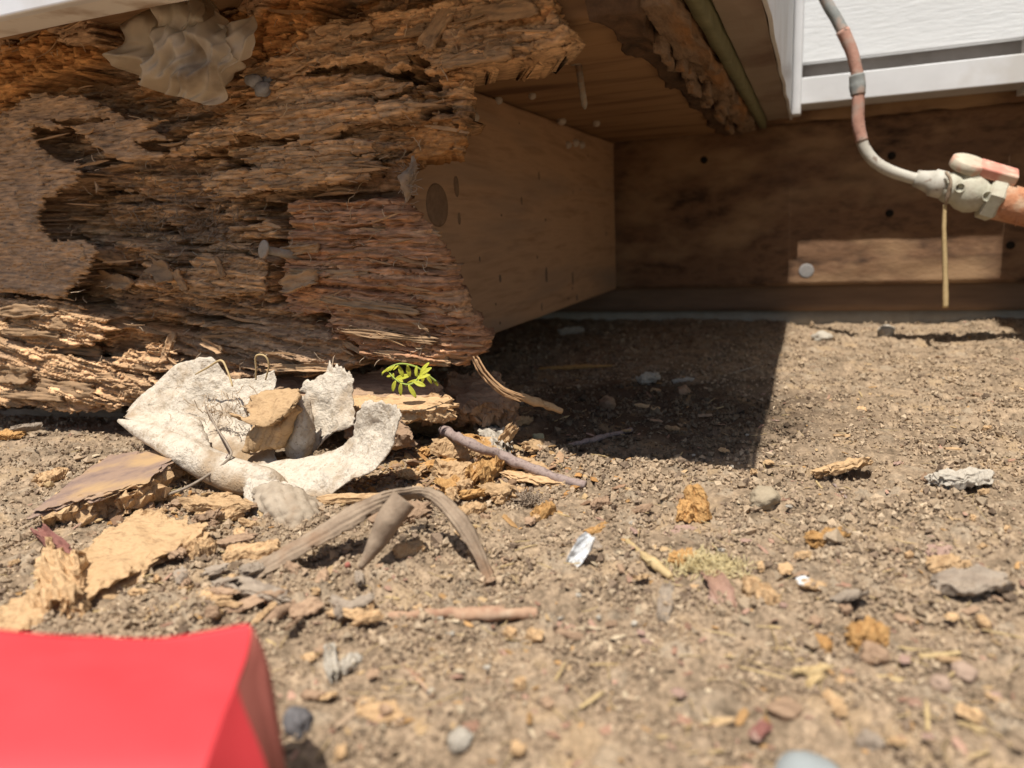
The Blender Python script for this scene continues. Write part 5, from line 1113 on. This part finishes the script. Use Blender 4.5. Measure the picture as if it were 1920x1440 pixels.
def skin(name, C_, nu, nv, m, amp=.0002, sd_=1):
    S = gridsurf(C_, nu, nv); S = S + (amp * fbm3(S * 90, 2, sd_))[..., None] * np.array([0, 0, 1.0]); n_ = S.shape
    F = [(i * n_[1] + j, i * n_[1] + j + 1, (i + 1) * n_[1] + j + 1, (i + 1) * n_[1] + j) for i in range(n_[0] - 1) for j in range(n_[1] - 1)]
    return obj(name, S.reshape(-1, 3), F, m, rh)
cols_ = []
for k, (sx, sy, sdp) in enumerate(((0, 0, 0), (-45, 9, -.001), (-110, 18, -.002), (-190, 25, -.003), (-290, 24, -.004), (-390, 16, -.004), (-480, 8, -.004), (-640, 0, -.004), (-860, -6, -.004))):
    top = [(470 + sx, 1178 + sy, .170 + sdp)]
    cols_.append([onD(x + sx * (1 + .10 * i), y + sy * max(0, 1 - .3 * i), dd + sdp) for i, (x, y, dd) in enumerate(TN)])
    bk = [onD(x + sx - 14, y + sy, dd + sdp) for (x, y, dd) in (BK[0], BK[1], BK[3], BK[5])]
    cols_[-1] = list(reversed([b_ * np.array([1, 1, z_]) for b_, z_ in zip(bk, (1, .92, .6, .05))])) + cols_[-1]
skin('grip', np.array(cols_).transpose(1, 0, 2), 90, 90, M_red, .0004)
M_rend = mat('dull_red_end', [(.27, .075, .055), (.33, .105, .08)], scale=30, bump=.1, rough=.75)  # end face in a darker, browner red than the grip
skin('end_bevel', [[onD(*q) for q in TN], [onD(*((np.array(q) + np.array(r)) / 2)) for q, r in zip(TN, RR)], [onD(*q) for q in RR]], 12, 50, M_red)
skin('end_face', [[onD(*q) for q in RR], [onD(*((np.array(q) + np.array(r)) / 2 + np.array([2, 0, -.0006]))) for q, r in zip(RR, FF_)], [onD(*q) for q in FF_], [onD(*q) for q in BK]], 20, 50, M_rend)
lumpy(1520, 1500, 8.5, 6.0, mat('smooth_grey_stone', [(.24, .26, .25), (.32, .34, .33)], scale=60, bump=.15, rough=.6), 'stone', 'smooth grey stone at the bottom edge', 'stone', 402, amp=.12, rough=.02)

# ---- dry debris caught in the paper's trough, and loose fibres over the soil
V, F = hairs(120, 9, lambda r: (onY(415 + 32 * r.normal(), 772 + 15 * r.normal(), .330), np.array([r.normal(), -.3, .4 + abs(r.normal())]), r.uniform(.003, .009)), (.0001, .0003))
tag(obj('dry_debris', V, F, M_hair), 'tangle of dry brown plant debris caught in the torn paper', 'debris', kind='stuff')
def g_soil(r):
    x, y = r.uniform(0, 1920), r.uniform(660, 1440); p = onZ(x, y, 0.); p[2] = float(ground_low(p[:1], p[1:2])[0]) + .0016
    return p, np.array([r.normal(), r.normal(), .12 * r.normal()]), r.uniform(.003, .012)
def flat_hairs(n, seed, gen, rad):
    r = np.random.default_rng(seed); VV = []; FF = []; o = 0
    for k in range(n):
        p, d, L = gen(r); d = d / np.linalg.norm(d); q = [p - d * L / 2, p + r.normal(size=3) * np.array([.08, .08, .03]) * L, p + d * L / 2]
        V, F = tubev(np.array(q), [r.uniform(*rad)] * 2, 5, 3); VV.append(V); FF += [tuple(i + o for i in f_) for f_ in F]; o += len(V)
    return np.vstack(VV), FF
V, F = flat_hairs(420, 12, g_soil, (.00012, .00032)); tag(obj('soil_fibres', V, F, M_straw), 'fine dry fibres and bits of straw strewn over the soil', 'fibres', kind='stuff')
